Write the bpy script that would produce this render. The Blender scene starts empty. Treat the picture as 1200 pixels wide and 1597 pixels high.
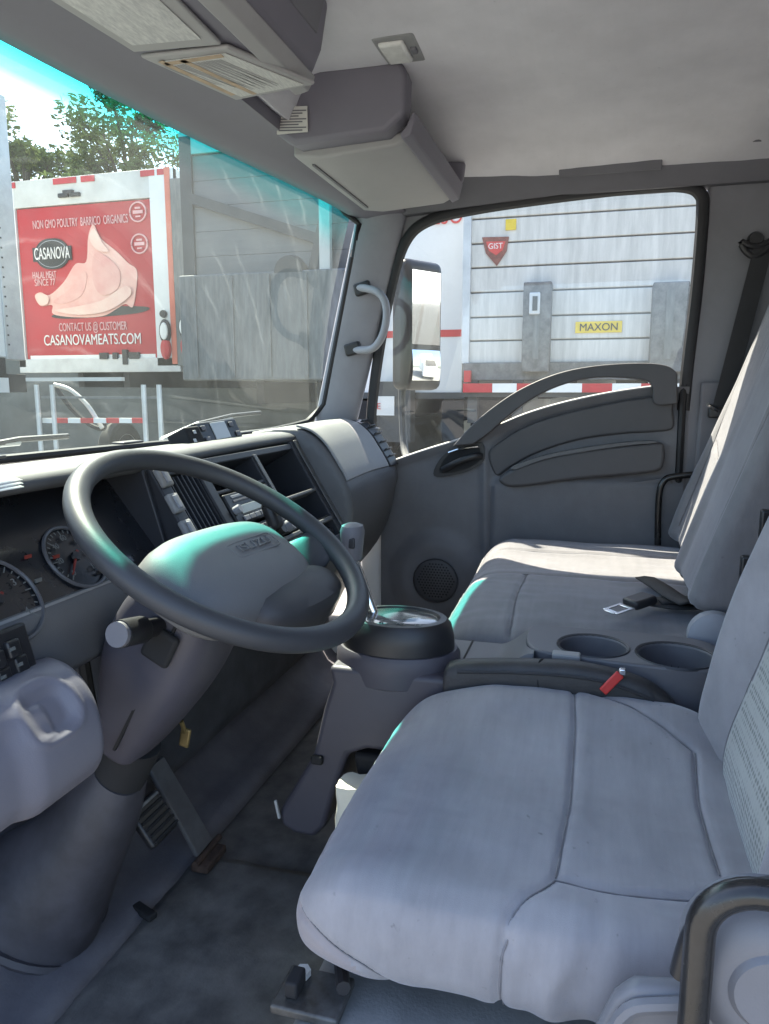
import bpy, bmesh, math, random
import numpy as np
from mathutils import Vector, Matrix, noise

random.seed(7)
R = math.radians
sc = bpy.context.scene
col = sc.collection

# ------------------------------------------------------------------ camera
CAM = (-1.35, 0.0, 0.9); YAW = R(16); PIT = R(9.3); FPX = 1153.0
cam_d = bpy.data.cameras.new('camera'); cam = bpy.data.objects.new('camera', cam_d); col.objects.link(cam)
cam_d.sensor_fit = 'VERTICAL'; cam_d.sensor_height = 36.0; cam_d.lens = 36.0 * FPX / 1597.0
cam_d.clip_start = 0.02; cam_d.clip_end = 500
_cy, _sy, _cp, _sp = math.cos(YAW), math.sin(YAW), math.cos(PIT), math.sin(PIT)
FW = Vector((_cy*_cp, _sy*_cp, -_sp)); RT = Vector((_sy, -_cy, 0)); UP = Vector((_cy*_sp, _sy*_sp, _cp))
m = Matrix((RT, UP, -FW)).transposed().to_4x4(); m.translation = CAM
cam.matrix_world = m
sc.camera = cam

# ------------------------------------------------------------------ sky, sun, exposure
SUN = Vector((0.52, 0.532, 1.0)).normalized()
w = bpy.data.worlds.new('World'); sc.world = w; w.use_nodes = True
nt = w.node_tree; nt.nodes.clear()
sky = nt.nodes.new('ShaderNodeTexSky'); sky.sky_type = 'NISHITA'; sky.sun_disc = False
sky.sun_elevation = math.asin(SUN.z); sky.sun_rotation = math.atan2(SUN.x, SUN.y)
sky.dust_density = 2.0
bg = nt.nodes.new('ShaderNodeBackground'); bg.inputs['Strength'].default_value = 0.125
wo = nt.nodes.new('ShaderNodeOutputWorld')
nt.links.new(sky.outputs[0], bg.inputs['Color']); nt.links.new(bg.outputs[0], wo.inputs['Surface'])
sun_d = bpy.data.lights.new('sun', 'SUN'); sun = bpy.data.objects.new('sun', sun_d); col.objects.link(sun)
sun_d.energy = 5.0; sun_d.angle = R(0.6); sun_d.color = (1.0, 0.90, 0.74)
sun.rotation_euler = SUN.to_track_quat('Z', 'Y').to_euler(); sun.location = (0, 0, 30)
vs = sc.view_settings
vs.view_transform = 'Standard'; vs.look = 'None'; vs.gamma = 1.0; vs.use_curve_mapping = False
vs.exposure = 2.36
sc.render.engine = 'CYCLES'
cy = sc.cycles
cy.use_denoising = True
cy.max_bounces = 10; cy.diffuse_bounces = 5; cy.glossy_bounces = 4; cy.transparent_max_bounces = 24; cy.transmission_bounces = 6
cy.sample_clamp_indirect = 6.0
cy.caustics_reflective = False; cy.caustics_refractive = False

# ------------------------------------------------------------------ helpers
def ray(px, py):
    return FW + RT * ((px-600)/FPX) + UP * ((798.5-py)/FPX)
def at(px, py, ax, val):
    d = ray(px, py); i = 'xyz'.index(ax)
    return Vector(CAM) + d * ((val - CAM[i]) / d[i])
def on(px, py, p0, n):
    d = ray(px, py); o = Vector(CAM)
    return o + d * ((Vector(p0) - o).dot(n) / d.dot(n))

def catmull(pts, n=8, closed=False):
    pts = [Vector(p) for p in pts]; out = []; N = len(pts)
    segs = N if closed else N-1
    for i in range(segs):
        if closed:
            p0, p1, p2, p3 = pts[(i-1) % N], pts[i], pts[(i+1) % N], pts[(i+2) % N]
        else:
            p0, p1, p2, p3 = pts[max(i-1, 0)], pts[i], pts[i+1], pts[min(i+2, N-1)]
        for k in range(n):
            t = k/n
            out.append(0.5*((2*p1) + (p2-p0)*t + (2*p0-5*p1+4*p2-p3)*t*t + (3*p1-p0-3*p2+p3)*t**3))
    if not closed: out.append(pts[-1].copy())
    return out

def supel_(a, b, n, N):
    return [(a*math.copysign(abs(math.cos(t))**(2/n), math.cos(t)), b*math.copysign(abs(math.sin(t))**(2/n), math.sin(t))) for t in [2*math.pi*k/N for k in range(N)]]
class MB:
    def __init__(s): s.v = []; s.f = []
    def add(s, vs, fs):
        b = len(s.v); s.v += [tuple(p) for p in vs]; s.f += [tuple(i+b for i in f) for f in fs]; return s
    def box(s, c, d, M=None):
        c = Vector(c); h = [x/2 for x in d]; vs = []
        for x in (-1, 1):
            for y in (-1, 1):
                for z in (-1, 1):
                    p = Vector((x*h[0], y*h[1], z*h[2]))
                    vs.append(c + (M @ p if M else p))
        return s.add(vs, [(0,1,3,2),(4,6,7,5),(0,4,5,1),(2,3,7,6),(0,2,6,4),(1,5,7,3)])
    def box2(s, a, b):
        return s.box([(a[i]+b[i])/2 for i in range(3)], [abs(b[i]-a[i]) for i in range(3)])
    def hexa(s, q, off):                                   # quad extruded by a vector
        q = [Vector(p) for p in q]; off = Vector(off); n = len(q)
        vs = q + [p+off for p in q]
        return s.add(vs, [tuple(range(n)), tuple(range(2*n-1, n-1, -1))] + [(i, i+n, (i+1) % n + n, (i+1) % n) for i in range(n)])
    def grid(s, rows, cu=False, cv=False, cap=False):
        nu, nv = len(rows), len(rows[0]); vs = [p for r in rows for p in r]; fs = []
        for i in range(nu if cu else nu-1):
            for j in range(nv if cv else nv-1):
                a, b = i*nv, ((i+1) % nu)*nv; k = (j+1) % nv
                fs.append((a+j, a+k, b+k, b+j))
        if cap:
            fs.append(tuple(range(nv))); fs.append(tuple(range((nu-1)*nv, nu*nv)))
        return s.add(vs, fs)
    def tube(s, path, r, n=10, closed=False, flat=1.0, upv=(0,0,1), cap=True):
        path = [Vector(p) for p in path]; N = len(path); rows = []
        rr = r if isinstance(r, (list, tuple)) else [r]*N
        pu = Vector(upv)
        for i, p in enumerate(path):
            t = (path[(i+1) % N]-path[i-1]) if closed else (path[min(i+1, N-1)]-path[max(i-1, 0)])
            t.normalize(); a = t.cross(pu)
            if a.length < 1e-4: a = t.cross(Vector((1, .3, .2)))
            a.normalize(); b = a.cross(t)
            if not closed: pu = b
            rows.append([p + a*(rr[i]*math.cos(2*math.pi*k/n)) + b*(rr[i]*flat*math.sin(2*math.pi*k/n)) for k in range(n)])
        return s.grid(rows, cu=closed, cv=True, cap=cap and not closed)
    def lathe(s, prof, o, ax, n=32, cap=False):             # prof: (radius, height)
        o = Vector(o); ax = Vector(ax).normalized(); a = ax.orthogonal().normalized(); b = ax.cross(a)
        rows = [[o + ax*h + (a*math.cos(2*math.pi*k/n) + b*math.sin(2*math.pi*k/n))*r for k in range(n)] for r, h in prof]
        return s.grid(rows, cv=True, cap=cap)
    def build(s, name, mat, parent=None, smooth=True, bevel=0, seg=3, sub=0, solid=0, angle=40, recalc=True):
        me = bpy.data.meshes.new(name)
        off = Vector(parent.get('_o', (0, 0, 0))) if parent else Vector((0, 0, 0))
        me.from_pydata([tuple(Vector(p)-off) for p in s.v], [], s.f)
        bm = bmesh.new(); bm.from_mesh(me)
        bmesh.ops.remove_doubles(bm, verts=bm.verts, dist=1e-5)
        if recalc: bmesh.ops.recalc_face_normals(bm, faces=bm.faces)
        bm.to_mesh(me); bm.free()
        if smooth:
            me.shade_smooth()
            if not sub: me.set_sharp_from_angle(angle=R(angle))
        o = bpy.data.objects.new(name, me); col.objects.link(o)
        if isinstance(mat, (list, tuple)):
            for q in mat: me.materials.append(q)
        else: me.materials.append(mat)
        if parent:
            o.parent = parent; o['_o'] = list(off)
        if solid:
            q = o.modifiers.new('solid', 'SOLIDIFY'); q.thickness = solid; q.offset = -1
        if bevel:
            q = o.modifiers.new('bevel', 'BEVEL'); q.width = bevel; q.segments = seg; q.limit_method = 'ANGLE'; q.angle_limit = R(35); q.harden_normals = False
        if sub:
            q = o.modifiers.new('sub', 'SUBSURF'); q.levels = sub; q.render_levels = sub
        return o

def tag(o, label, cat, group=None, kind=None):
    if label: o['label'] = label
    if cat: o['category'] = cat
    if group: o['group'] = group
    if kind: o['kind'] = kind
    return o
def thing(name, label, cat, loc=(0, 0, 0), group=None):
    o = bpy.data.objects.new(name, None); col.objects.link(o); o.location = loc; o['_o'] = list(loc)
    o.empty_display_size = .05
    return tag(o, label, cat, group)
def struct(o):
    o['kind'] = 'structure'; return o
def text(body, name, mat, loc, size, parent=None, X=(0,-1,0), Y=(0,0,1), ext=.0004, width=None, align='CENTER', shear=0):
    cu = bpy.data.curves.new(name, 'FONT'); cu.body = body; cu.size = size; cu.align_x = align; cu.align_y = 'CENTER'; cu.extrude = ext; cu.shear = shear
    o = bpy.data.objects.new(name, cu); col.objects.link(o); cu.materials.append(mat)
    X = Vector(X).normalized(); Y = Vector(Y).normalized(); Z = X.cross(Y)
    mm = Matrix((X, Y, Z)).transposed().to_4x4()
    off = Vector(parent.get('_o', (0, 0, 0))) if parent else Vector((0, 0, 0))
    mm.translation = Vector(loc) - off
    if width:
        bpy.context.view_layer.update()
        wd = o.dimensions.x
        if wd > 1e-6: mm = mm @ Matrix.Diagonal((width/wd, 1, 1, 1))
    bpy.context.view_layer.update()
    me = bpy.data.meshes.new_from_object(o.evaluated_get(bpy.context.evaluated_depsgraph_get()))
    bpy.data.objects.remove(o); bpy.data.curves.remove(cu)
    o = bpy.data.objects.new(name, me); col.objects.link(o)
    if not me.materials: me.materials.append(mat)
    o.parent = parent; o.matrix_basis = mm
    if parent: o['_o'] = list(off)
    return o
def cut(o, cutter):
    q = o.modifiers.new('b', 'BOOLEAN'); q.object = cutter; q.operation = 'DIFFERENCE'; q.solver = 'EXACT'
    o.modifiers.move(len(o.modifiers)-1, 0)
    bev = [x for x in o.modifiers if x.type != 'BOOLEAN']
    st = [(x, x.show_viewport) for x in bev]
    for x in bev: x.show_viewport = False
    bpy.context.view_layer.update()
    me = bpy.data.meshes.new_from_object(o.evaluated_get(bpy.context.evaluated_depsgraph_get()))
    o.modifiers.remove(q); o.data = me
    for x, v in st: x.show_viewport = v
    bpy.data.objects.remove(cutter)
    me.shade_smooth(); me.set_sharp_from_angle(angle=R(35))
    return o

# ------------------------------------------------------------------ materials
def mat(name, c, rough=.6, var=.12, scale=8, bump=0, bscale=200, metal=0, spec=.5, c2=None, emit=0, coat=0, sheen=0, dist=.001, stretch=(1,1,1)):
    M = bpy.data.materials.new(name); M.use_nodes = True; n = M.node_tree; L = n.links; b = n.nodes['Principled BSDF']
    b.inputs['Roughness'].default_value = rough; b.inputs['Metallic'].default_value = metal
    b.inputs['Specular IOR Level'].default_value = spec
    if coat: b.inputs['Coat Weight'].default_value = coat; b.inputs['Coat Roughness'].default_value = .08
    if sheen: b.inputs['Sheen Weight'].default_value = sheen; b.inputs['Sheen Roughness'].default_value = .5
    tc = n.nodes.new('ShaderNodeTexCoord'); mp = n.nodes.new('ShaderNodeMapping'); mp.inputs['Scale'].default_value = stretch
    L.new(tc.outputs['Object'], mp.inputs['Vector'])
    nz = n.nodes.new('ShaderNodeTexNoise'); nz.inputs['Scale'].default_value = scale; nz.inputs['Detail'].default_value = 5; nz.inputs['Roughness'].default_value = .65
    L.new(mp.outputs[0], nz.inputs['Vector'])
    rp = n.nodes.new('ShaderNodeValToRGB')
    d = c2 if c2 else [x*(1-var) for x in c]; e = c if c2 else [min(1, x*(1+var)) for x in c]
    rp.color_ramp.elements[0].position = .35; rp.color_ramp.elements[1].position = .68
    rp.color_ramp.elements[0].color = (*d, 1); rp.color_ramp.elements[1].color = (*e, 1)
    L.new(nz.outputs['Fac'], rp.inputs['Fac']); L.new(rp.outputs[0], b.inputs['Base Color'])
    mr = n.nodes.new('ShaderNodeMapRange'); mr.inputs['To Min'].default_value = max(.02, rough-.1); mr.inputs['To Max'].default_value = min(1, rough+.1)
    L.new(nz.outputs['Fac'], mr.inputs['Value']); L.new(mr.outputs[0], b.inputs['Roughness'])
    if bump:
        n2 = n.nodes.new('ShaderNodeTexNoise'); n2.inputs['Scale'].default_value = bscale; n2.inputs['Detail'].default_value = 2
        L.new(mp.outputs[0], n2.inputs['Vector'])
        bp = n.nodes.new('ShaderNodeBump'); bp.inputs['Strength'].default_value = bump; bp.inputs['Distance'].default_value = dist
        L.new(n2.outputs['Fac'], bp.inputs['Height']); L.new(bp.outputs[0], b.inputs['Normal'])
    if emit:
        b.inputs['Emission Color'].default_value = (*c, 1); b.inputs['Emission Strength'].default_value = emit
    return M

def fabric(name, c, fine=900, streak=True, dots=False, dirt=.55):
    M = bpy.data.materials.new(name); M.use_nodes = True; n = M.node_tree; L = n.links; b = n.nodes['Principled BSDF']
    b.inputs['Roughness'].default_value = .95; b.inputs['Specular IOR Level'].default_value = .15
    b.inputs['Sheen Weight'].default_value = .35; b.inputs['Sheen Roughness'].default_value = .45; b.inputs['Sheen Tint'].default_value = (.85, .88, 1, 1)
    tc = n.nodes.new('ShaderNodeTexCoord')
    def nz(s, det=4, st=(1,1,1)):
        mp = n.nodes.new('ShaderNodeMapping'); mp.inputs['Scale'].default_value = st; L.new(tc.outputs['Object'], mp.inputs['Vector'])
        q = n.nodes.new('ShaderNodeTexNoise'); q.inputs['Scale'].default_value = s; q.inputs['Detail'].default_value = det; q.inputs['Roughness'].default_value = .6
        L.new(mp.outputs[0], q.inputs['Vector']); return q
    a = nz(5, 6); f = nz(fine, 2); st = nz(26, 4, (.35, 3, 1))
    r = n.nodes.new('ShaderNodeValToRGB'); r.color_ramp.elements[0].position = .3; r.color_ramp.elements[1].position = .7
    k0, k1 = (.78, 1.1) if streak else (.85, 1.05)
    r.color_ramp.elements[0].color = (*[x*k0 for x in c], 1); r.color_ramp.elements[1].color = (*[min(1, x*k1) for x in c], 1)
    mx = n.nodes.new('ShaderNodeMath'); mx.operation = 'ADD'; m2 = n.nodes.new('ShaderNodeMath'); m2.operation = 'MULTIPLY_ADD'
    m2.inputs[1].default_value = .35 if streak else .1; L.new(st.outputs['Fac'], m2.inputs[0]); L.new(a.outputs['Fac'], mx.inputs[0]); mx.inputs[1].default_value = -.18 if streak else -.05
    L.new(mx.outputs[0], m2.inputs[2]); L.new(m2.outputs[0], r.inputs['Fac'])
    # small dark specks and stains
    sp = nz(75, 4); r2 = n.nodes.new('ShaderNodeValToRGB'); r2.color_ramp.elements[0].position = .68; r2.color_ramp.elements[1].position = .80
    r2.color_ramp.elements[0].color = (1, 1, 1, 1); r2.color_ramp.elements[1].color = (dirt, dirt, dirt, 1)
    L.new(sp.outputs['Fac'], r2.inputs['Fac'])
    ml = n.nodes.new('ShaderNodeMix'); ml.data_type = 'RGBA'; ml.blend_type = 'MULTIPLY'; ml.inputs[0].default_value = 1
    L.new(r.outputs[0], ml.inputs[6]); L.new(r2.outputs[0], ml.inputs[7])
    outc = ml.outputs[2]
    hgt = f.outputs['Fac']
    if dots:
        vo = n.nodes.new('ShaderNodeTexVoronoi'); vo.inputs['Scale'].default_value = 120; vo.inputs['Randomness'].default_value = .15; L.new(tc.outputs['Object'], vo.inputs['Vector'])
        r3 = n.nodes.new('ShaderNodeValToRGB'); r3.color_ramp.elements[0].position = .2; r3.color_ramp.elements[1].position = .5
        r3.color_ramp.elements[0].color = (.45, .47, .45, 1); r3.color_ramp.elements[1].color = (1, 1, 1, 1); L.new(vo.outputs['Distance'], r3.inputs['Fac'])
        m3 = n.nodes.new('ShaderNodeMix'); m3.data_type = 'RGBA'; m3.blend_type = 'MULTIPLY'; m3.inputs[0].default_value = 1
        L.new(outc, m3.inputs[6]); L.new(r3.outputs[0], m3.inputs[7]); outc = m3.outputs[2]; hgt = vo.outputs['Distance']
    L.new(outc, b.inputs['Base Color'])
    bp = n.nodes.new('ShaderNodeBump'); bp.inputs['Strength'].default_value = .35; bp.inputs['Distance'].default_value = .0012
    L.new(hgt, bp.inputs['Height']); L.new(bp.outputs[0], b.inputs['Normal'])
    return M

def glassy(name, tint, haze, hazecol, band=None, refl=.06, streak=True):
    """thin dusty pane: tinted see-through + a mirror-like share + a film of dust"""
    M = bpy.data.materials.new(name); M.use_nodes = True; n = M.node_tree; L = n.links; n.nodes.clear()
    out = n.nodes.new('ShaderNodeOutputMaterial'); tr = n.nodes.new('ShaderNodeBsdfTransparent'); gl = n.nodes.new('ShaderNodeBsdfGlossy'); gl.inputs['Roughness'].default_value = .02
    tc = n.nodes.new('ShaderNodeTexCoord')
    if band:
        at_ = n.nodes.new('ShaderNodeAttribute'); at_.attribute_name = 'shade_band'
        rp = n.nodes.new('ShaderNodeValToRGB'); cr = rp.color_ramp
        L.new(at_.outputs['Fac'], rp.inputs['Fac'])
        cr.elements[0].color = (*tint, 1); cr.elements[1].color = (*band[2], 1); cr.elements[1].position = 1
        e = cr.elements.new(.55); e.color = (*[tint[i]*.15+band[2][i]*.85 for i in range(3)], 1)
        e = cr.elements.new(.22); e.color = (*[tint[i]*.75+band[2][i]*.25 for i in range(3)], 1)
        L.new(rp.outputs[0], tr.inputs['Color'])
    else: tr.inputs['Color'].default_value = (*tint, 1)
    lw = n.nodes.new('ShaderNodeLayerWeight'); lw.inputs['Blend'].default_value = .5
    p5 = n.nodes.new('ShaderNodeMath'); p5.operation = 'POWER'; p5.inputs[1].default_value = 5; L.new(lw.outputs['Facing'], p5.inputs[0])
    fr = n.nodes.new('ShaderNodeMath'); fr.operation = 'MULTIPLY_ADD'; fr.inputs[1].default_value = .8; fr.inputs[2].default_value = refl; L.new(p5.outputs[0], fr.inputs[0])
    m1 = n.nodes.new('ShaderNodeMixShader'); L.new(fr.outputs[0], m1.inputs[0]); L.new(tr.outputs[0], m1.inputs[1]); L.new(gl.outputs[0], m1.inputs[2])
    df = n.nodes.new('ShaderNodeBsdfDiffuse'); df.inputs['Color'].default_value = (*hazecol, 1)
    tl = n.nodes.new('ShaderNodeBsdfTranslucent'); tl.inputs['Color'].default_value = (*hazecol, 1)
    md = n.nodes.new('ShaderNodeMixShader'); md.inputs[0].default_value = .6; L.new(df.outputs[0], md.inputs[1]); L.new(tl.outputs[0], md.inputs[2])
    nz = n.nodes.new('ShaderNodeTexNoise'); nz.inputs['Scale'].default_value = 3.5; nz.inputs['Detail'].default_value = 9; nz.inputs['Roughness'].default_value = .7
    L.new(tc.outputs['Object'], nz.inputs['Vector'])
    mr2 = n.nodes.new('ShaderNodeMapRange'); mr2.inputs['From Min'].default_value = .3; mr2.inputs['From Max'].default_value = .75; mr2.inputs['To Min'].default_value = haze*.5; mr2.inputs['To Max'].default_value = haze*1.6
    L.new(nz.outputs['Fac'], mr2.inputs['Value']); fac = mr2.outputs[0]
    if streak:                                              # faint broken wiper arcs
        wv = n.nodes.new('ShaderNodeTexWave'); wv.wave_type = 'RINGS'; wv.rings_direction = 'Y'; wv.inputs['Scale'].default_value = 5.0; wv.inputs['Distortion'].default_value = 1.6; wv.inputs['Detail'].default_value = 4; wv.inputs['Detail Scale'].default_value = 2.5; wv.inputs['Detail Roughness'].default_value = .75
        mp = n.nodes.new('ShaderNodeMapping'); mp.inputs['Location'].default_value = (.12, 0, -.70); L.new(tc.outputs['Object'], mp.inputs['Vector']); L.new(mp.outputs[0], wv.inputs['Vector'])
        pw = n.nodes.new('ShaderNodeMath'); pw.operation = 'POWER'; pw.inputs[1].default_value = 26; L.new(wv.outputs['Fac'], pw.inputs[0])
        n3 = n.nodes.new('ShaderNodeTexNoise'); n3.inputs['Scale'].default_value = 6; n3.inputs['Detail'].default_value = 6; L.new(tc.outputs['Object'], n3.inputs['Vector'])
        mk = n.nodes.new('ShaderNodeMapRange'); mk.inputs['From Min'].default_value = .48; mk.inputs['From Max'].default_value = .68; L.new(n3.outputs['Fac'], mk.inputs['Value'])
        ma = n.nodes.new('ShaderNodeMath'); ma.operation = 'MULTIPLY'; L.new(pw.outputs[0], ma.inputs[0]); L.new(mk.outputs[0], ma.inputs[1])
        mb = n.nodes.new('ShaderNodeMath'); mb.operation = 'MULTIPLY_ADD'; mb.inputs[1].default_value = .07; L.new(ma.outputs[0], mb.inputs[0]); L.new(fac, mb.inputs[2]); fac = mb.outputs[0]
    m2 = n.nodes.new('ShaderNodeMixShader'); L.new(fac, m2.inputs[0]); L.new(m1.outputs[0], m2.inputs[1]); L.new(md.outputs[0], m2.inputs[2])
    L.new(m2.outputs[0], out.inputs['Surface'])
    return M

LINER = fabric('headliner_cloth', (.68, .665, .70), fine=700, streak=False, dirt=.8)
TRIM = mat('trim_plastic', (.30, .31, .345), .55, .08, 6, .15, 500)
TRIMD = mat('trim_plastic_dark', (.150, .148, .166), .6, .08, 6, .15, 500)
OVER = mat('overhead_plastic', (.170, .162, .195), .6, .06, 5, .15, 500)
OVERL = mat('overhead_panel', (.33, .325, .33), .6, .06, 5, .15, 500)
DASH = mat('dash_plastic', (.105, .106, .112), .5, .1, 7, .25, 600)
DASHT = mat('dash_top', (.085, .087, .092), .6, .1, 7, .3, 600)
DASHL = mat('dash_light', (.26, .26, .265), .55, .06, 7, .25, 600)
DASHD = mat('dash_dark', (.026, .028, .035), .5, .1, 7, .25, 600)
KNEE = mat('knee_plastic', (.165, .160, .192), .48, .07, 5, .2, 600)
SHROUD = mat('column_plastic', (.060, .057, .074), .5, .1, 5, .2, 600)
TRIMDK = mat('door_dark', (.075, .073, .078), .55, .08, 6, .2, 500)
DOORM = mat('door_vinyl', (.135, .136, .148), .55, .1, 9, .45, 420)
BLACK = mat('black_plastic', (.018, .018, .021), .42, .2, 9, .15, 500)
BLACKM = mat('black_matte', (.012, .012, .014), .8, .2, 9)
RUBBER = mat('boot_rubber', (.046, .044, .054), .6, .35, 9, .3, 40, dist=.004)
SEAL = mat('seal_rubber', (.014, .014, .017), .55, .2, 8)
VINYL = mat('floor_vinyl', (.175, .165, .155), .62, .3, 14, .6, 260, c2=(.085, .081, .078))
VINYLG = mat('floor_vinyl_grey', (.27, .27, .265), .6, .2, 9, .5, 260, c2=(.17, .17, .17))
VINYLT = mat('toe_vinyl', (.135, .130, .145), .6, .25, 9, .5, 260, c2=(.085, .082, .095))
CARPET = mat('firewall_carpet', (.060, .061, .070), .95, .3, 8, .4, 300)
RIMM = mat('wheel_rim', (.040, .042, .048), .48, .1, 6, .2, 700, spec=.4)
PAD = mat('wheel_pad', (.135, .135, .138), .6, .06, 6, .3, 700)
PADD = mat('wheel_pad_dark', (.055, .053, .056), .6, .08, 6, .3, 700)
FAB = fabric('seat_velour', (.300, .288, .302), 900)
FABP = fabric('side_cloth', (.295, .265, .270), 900, streak=False)
MESHF = fabric('mesh_insert', (.40, .40, .37), 900, streak=False, dots=True)
FABD = fabric('bench_cloth', (.210, .203, .212), 900)
STEEL = mat('worn_steel', (.30, .29, .28), .45, .3, 12, .3, 60, metal=.8)
TUBEM = mat('black_enamel', (.020, .019, .019), .25, .3, 20, .1, 80, spec=.5)
CHROME = mat('chrome', (.75, .76, .78), .18, .05, 8, metal=1)
RUST = mat('rust', (.055, .034, .026), .9, .5, 30, .3, 100)
REDP = mat('red_plastic', (.55, .035, .03), .45, .1, 8)
BELT = mat('belt_webbing', (.028, .028, .031), .8, .15, 30, .6, 500)
SCREEN = mat('device_screen', (.50, .53, .53), .2, .03, 5)
WHITE = mat('white_paint', (.74, .74, .73), .4, .07, 1.2)
WHITED = mat('white_paint_dirty', (.66, .65, .62), .5, .12, 1.5, c2=(.50, .49, .46))
ALU = mat('aluminium', (.55, .56, .57), .5, .15, 3, .2, 20, metal=.35)
GREYP = mat('grey_steel_panel', (.20, .205, .205), .75, .3, 5, .4, 30, c2=(.12, .125, .125), stretch=(1, 5, .8))
GREYD = mat('grey_dark_paint', (.055, .058, .06), .6, .2, 3)
BOARD = mat('trailer_board', (.68, .66, .625), .65, .1, 5, c2=(.50, .485, .46), stretch=(1, 3, .35))
RED = mat('banner_red', (.43, .014, .022), .5, .10, 1.8)
REDR = mat('reflector_red', (.50, .02, .03), .35, .1, 6)
WHR = mat('reflector_white', (.80, .80, .78), .35, .05, 6)
LETW = mat('letter_white', (.80, .76, .74), .6, .05, 4)
LETP = mat('letter_pink', (.74, .40, .40), .6, .05, 4)
LETB = mat('letter_black', (.02, .02, .02), .6, .05, 4)
LETR = mat('letter_red', (.60, .08, .07), .6, .05, 4)
YEL = mat('sticker_yellow', (.72, .52, .04), .5, .06, 4)
MEAT = mat('print_chicken', (.76, .50, .43), .6, .2, 1.6, c2=(.70, .34, .30))
TYRE = mat('tyre', (.02, .02, .02), .85, .2, 10)
ASPH = mat('asphalt', (.23, .225, .21), .92, .3, .8, .5, 60, c2=(.16, .158, .15), dist=.01)
BARK = mat('bark', (.09, .07, .05), .9, .3, 5, .6, 20, dist=.02)
GLASS = glassy('windshield_glass', (.66, .75, .72), .042, (.55, .62, .62), band=(1.358, 1.43, (.02, .72, .66)))
SIDEG = glassy('window_glass', (.74, .78, .77), .016, (.75, .76, .76), streak=False)
def leafmat(name, a, b_):
    M = bpy.data.materials.new(name); M.use_nodes = True; n = M.node_tree; L = n.links; n.nodes.clear()
    out = n.nodes.new('ShaderNodeOutputMaterial'); d = n.nodes.new('ShaderNodeBsdfDiffuse'); t = n.nodes.new('ShaderNodeBsdfTranslucent'); mx = n.nodes.new('ShaderNodeMixShader'); mx.inputs[0].default_value = .4
    oi = n.nodes.new('ShaderNodeTexCoord'); nz = n.nodes.new('ShaderNodeTexNoise'); nz.inputs['Scale'].default_value = .9; nz.inputs['Detail'].default_value = 4
    L.new(oi.outputs['Object'], nz.inputs['Vector']); rp = n.nodes.new('ShaderNodeValToRGB'); rp.color_ramp.elements[0].position = .35; rp.color_ramp.elements[1].position = .65
    rp.color_ramp.elements[0].color = (*a, 1); rp.color_ramp.elements[1].color = (*b_, 1); L.new(nz.outputs['Fac'], rp.inputs['Fac'])
    L.new(rp.outputs[0], d.inputs['Color']); L.new(rp.outputs[0], t.inputs['Color'])
    L.new(d.outputs[0], mx.inputs[1]); L.new(t.outputs[0], mx.inputs[2]); L.new(mx.outputs[0], out.inputs['Surface'])
    return M
LEAF = leafmat('leaves', (.085, .125, .040), (.22, .27, .10))
MIRROR = mat('mirror_silver', (.88, .90, .90), .02, .01, 5, metal=1)

GZ = -.60                                                   # the yard's ground below the cab floor
# =================================================================== SETTING
g = MB(); n_ = 24
g.grid([[(-120 + 240*i/n_, -120 + 240*j/n_, GZ) for j in range(n_+1)] for i in range(n_+1)])
struct(g.build('ground', ASPH))

XB = .85                                                    # passenger door plane
def sm0(a, b, x):
    t = min(1, max(0, (x-a)/(b-a))); return t*t*(3-2*t)
def ws_top(x): return Vector((x, .86 - .12*x - .08*x*x, 1.435 - .025*abs(x/.8)**4))
def ws_bot(x): return Vector((x, 1.03 - .12*x - .18*x*x, .775 + .045*abs(x/.8)**4))

# cab floor, toe board, firewall
f = MB(); f.box2((-.90, -.60, -.06), (.90, .77, -.004))
struct(f.build('cab_floor', VINYL))
f = MB()
rows = []
for i in range(25):
    x = -.88 + 1.76*i/24
    rows.append([(x, .712, -.003), (x, .725, .010), (x, .745, .017), (x, .775, .020), (x, .81, .035), (x, .90, .13), (x, .99, .26), (x, 1.02, .42), (x, 1.03, .60), (x, 1.03, .76)])
f.grid(rows); tb_ = struct(f.build('toe_board', VINYLT, solid=.01))
f = MB(); p = at(225, 1420, 'z', .02); f.box((p.x, p.y, .018), (.018, .05, .012), Matrix.Rotation(R(-20), 3, 'Z')); f.build('drain_slot', BLACKM, tb_, bevel=.003)
f = MB(); f.box2((-.30, .80, .10), (.84, .96, .56)); struct(f.build('firewall', CARPET, bevel=.05))
# floor mat on the driver side with a raised edge
f = MB()
rows = []
for i in range(30):
    r_ = []
    for j in range(24):
        x = -.62 + .44*i/29; y = .30 + .415*j/23
        z = .004 + .006*noise.noise(Vector((x*9, y*9, 1))) + .004*noise.noise(Vector((x*25, y*25, 3)))
        r_.append((x + .01*noise.noise(Vector((y*8, 2, 0))), y + .01*noise.noise(Vector((x*9, 5, 0))), z+.004))
    rows.append(r_)
f.grid(rows)
tag(f.build('floor_mat', VINYL, solid=.005), 'worn dark rubber floor mat in the driver footwell below the pedals', 'floor mat')
# raised platform the seats stand on
f = MB(); f.box2((-.88, -.58, -.003), (-.24, .292, .235)); struct(f.build('seat_platform', VINYLG, bevel=.025))
f = MB(); f.box2((-.02, -.58, -.003), (.84, .20, .32)); struct(f.build('engine_cover', VINYLG, bevel=.04))
f = MB(); f.box2((-.24, -.58, -.003), (-.02, .24, .20)); struct(f.build('engine_tunnel', VINYLG, bevel=.02))

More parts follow.
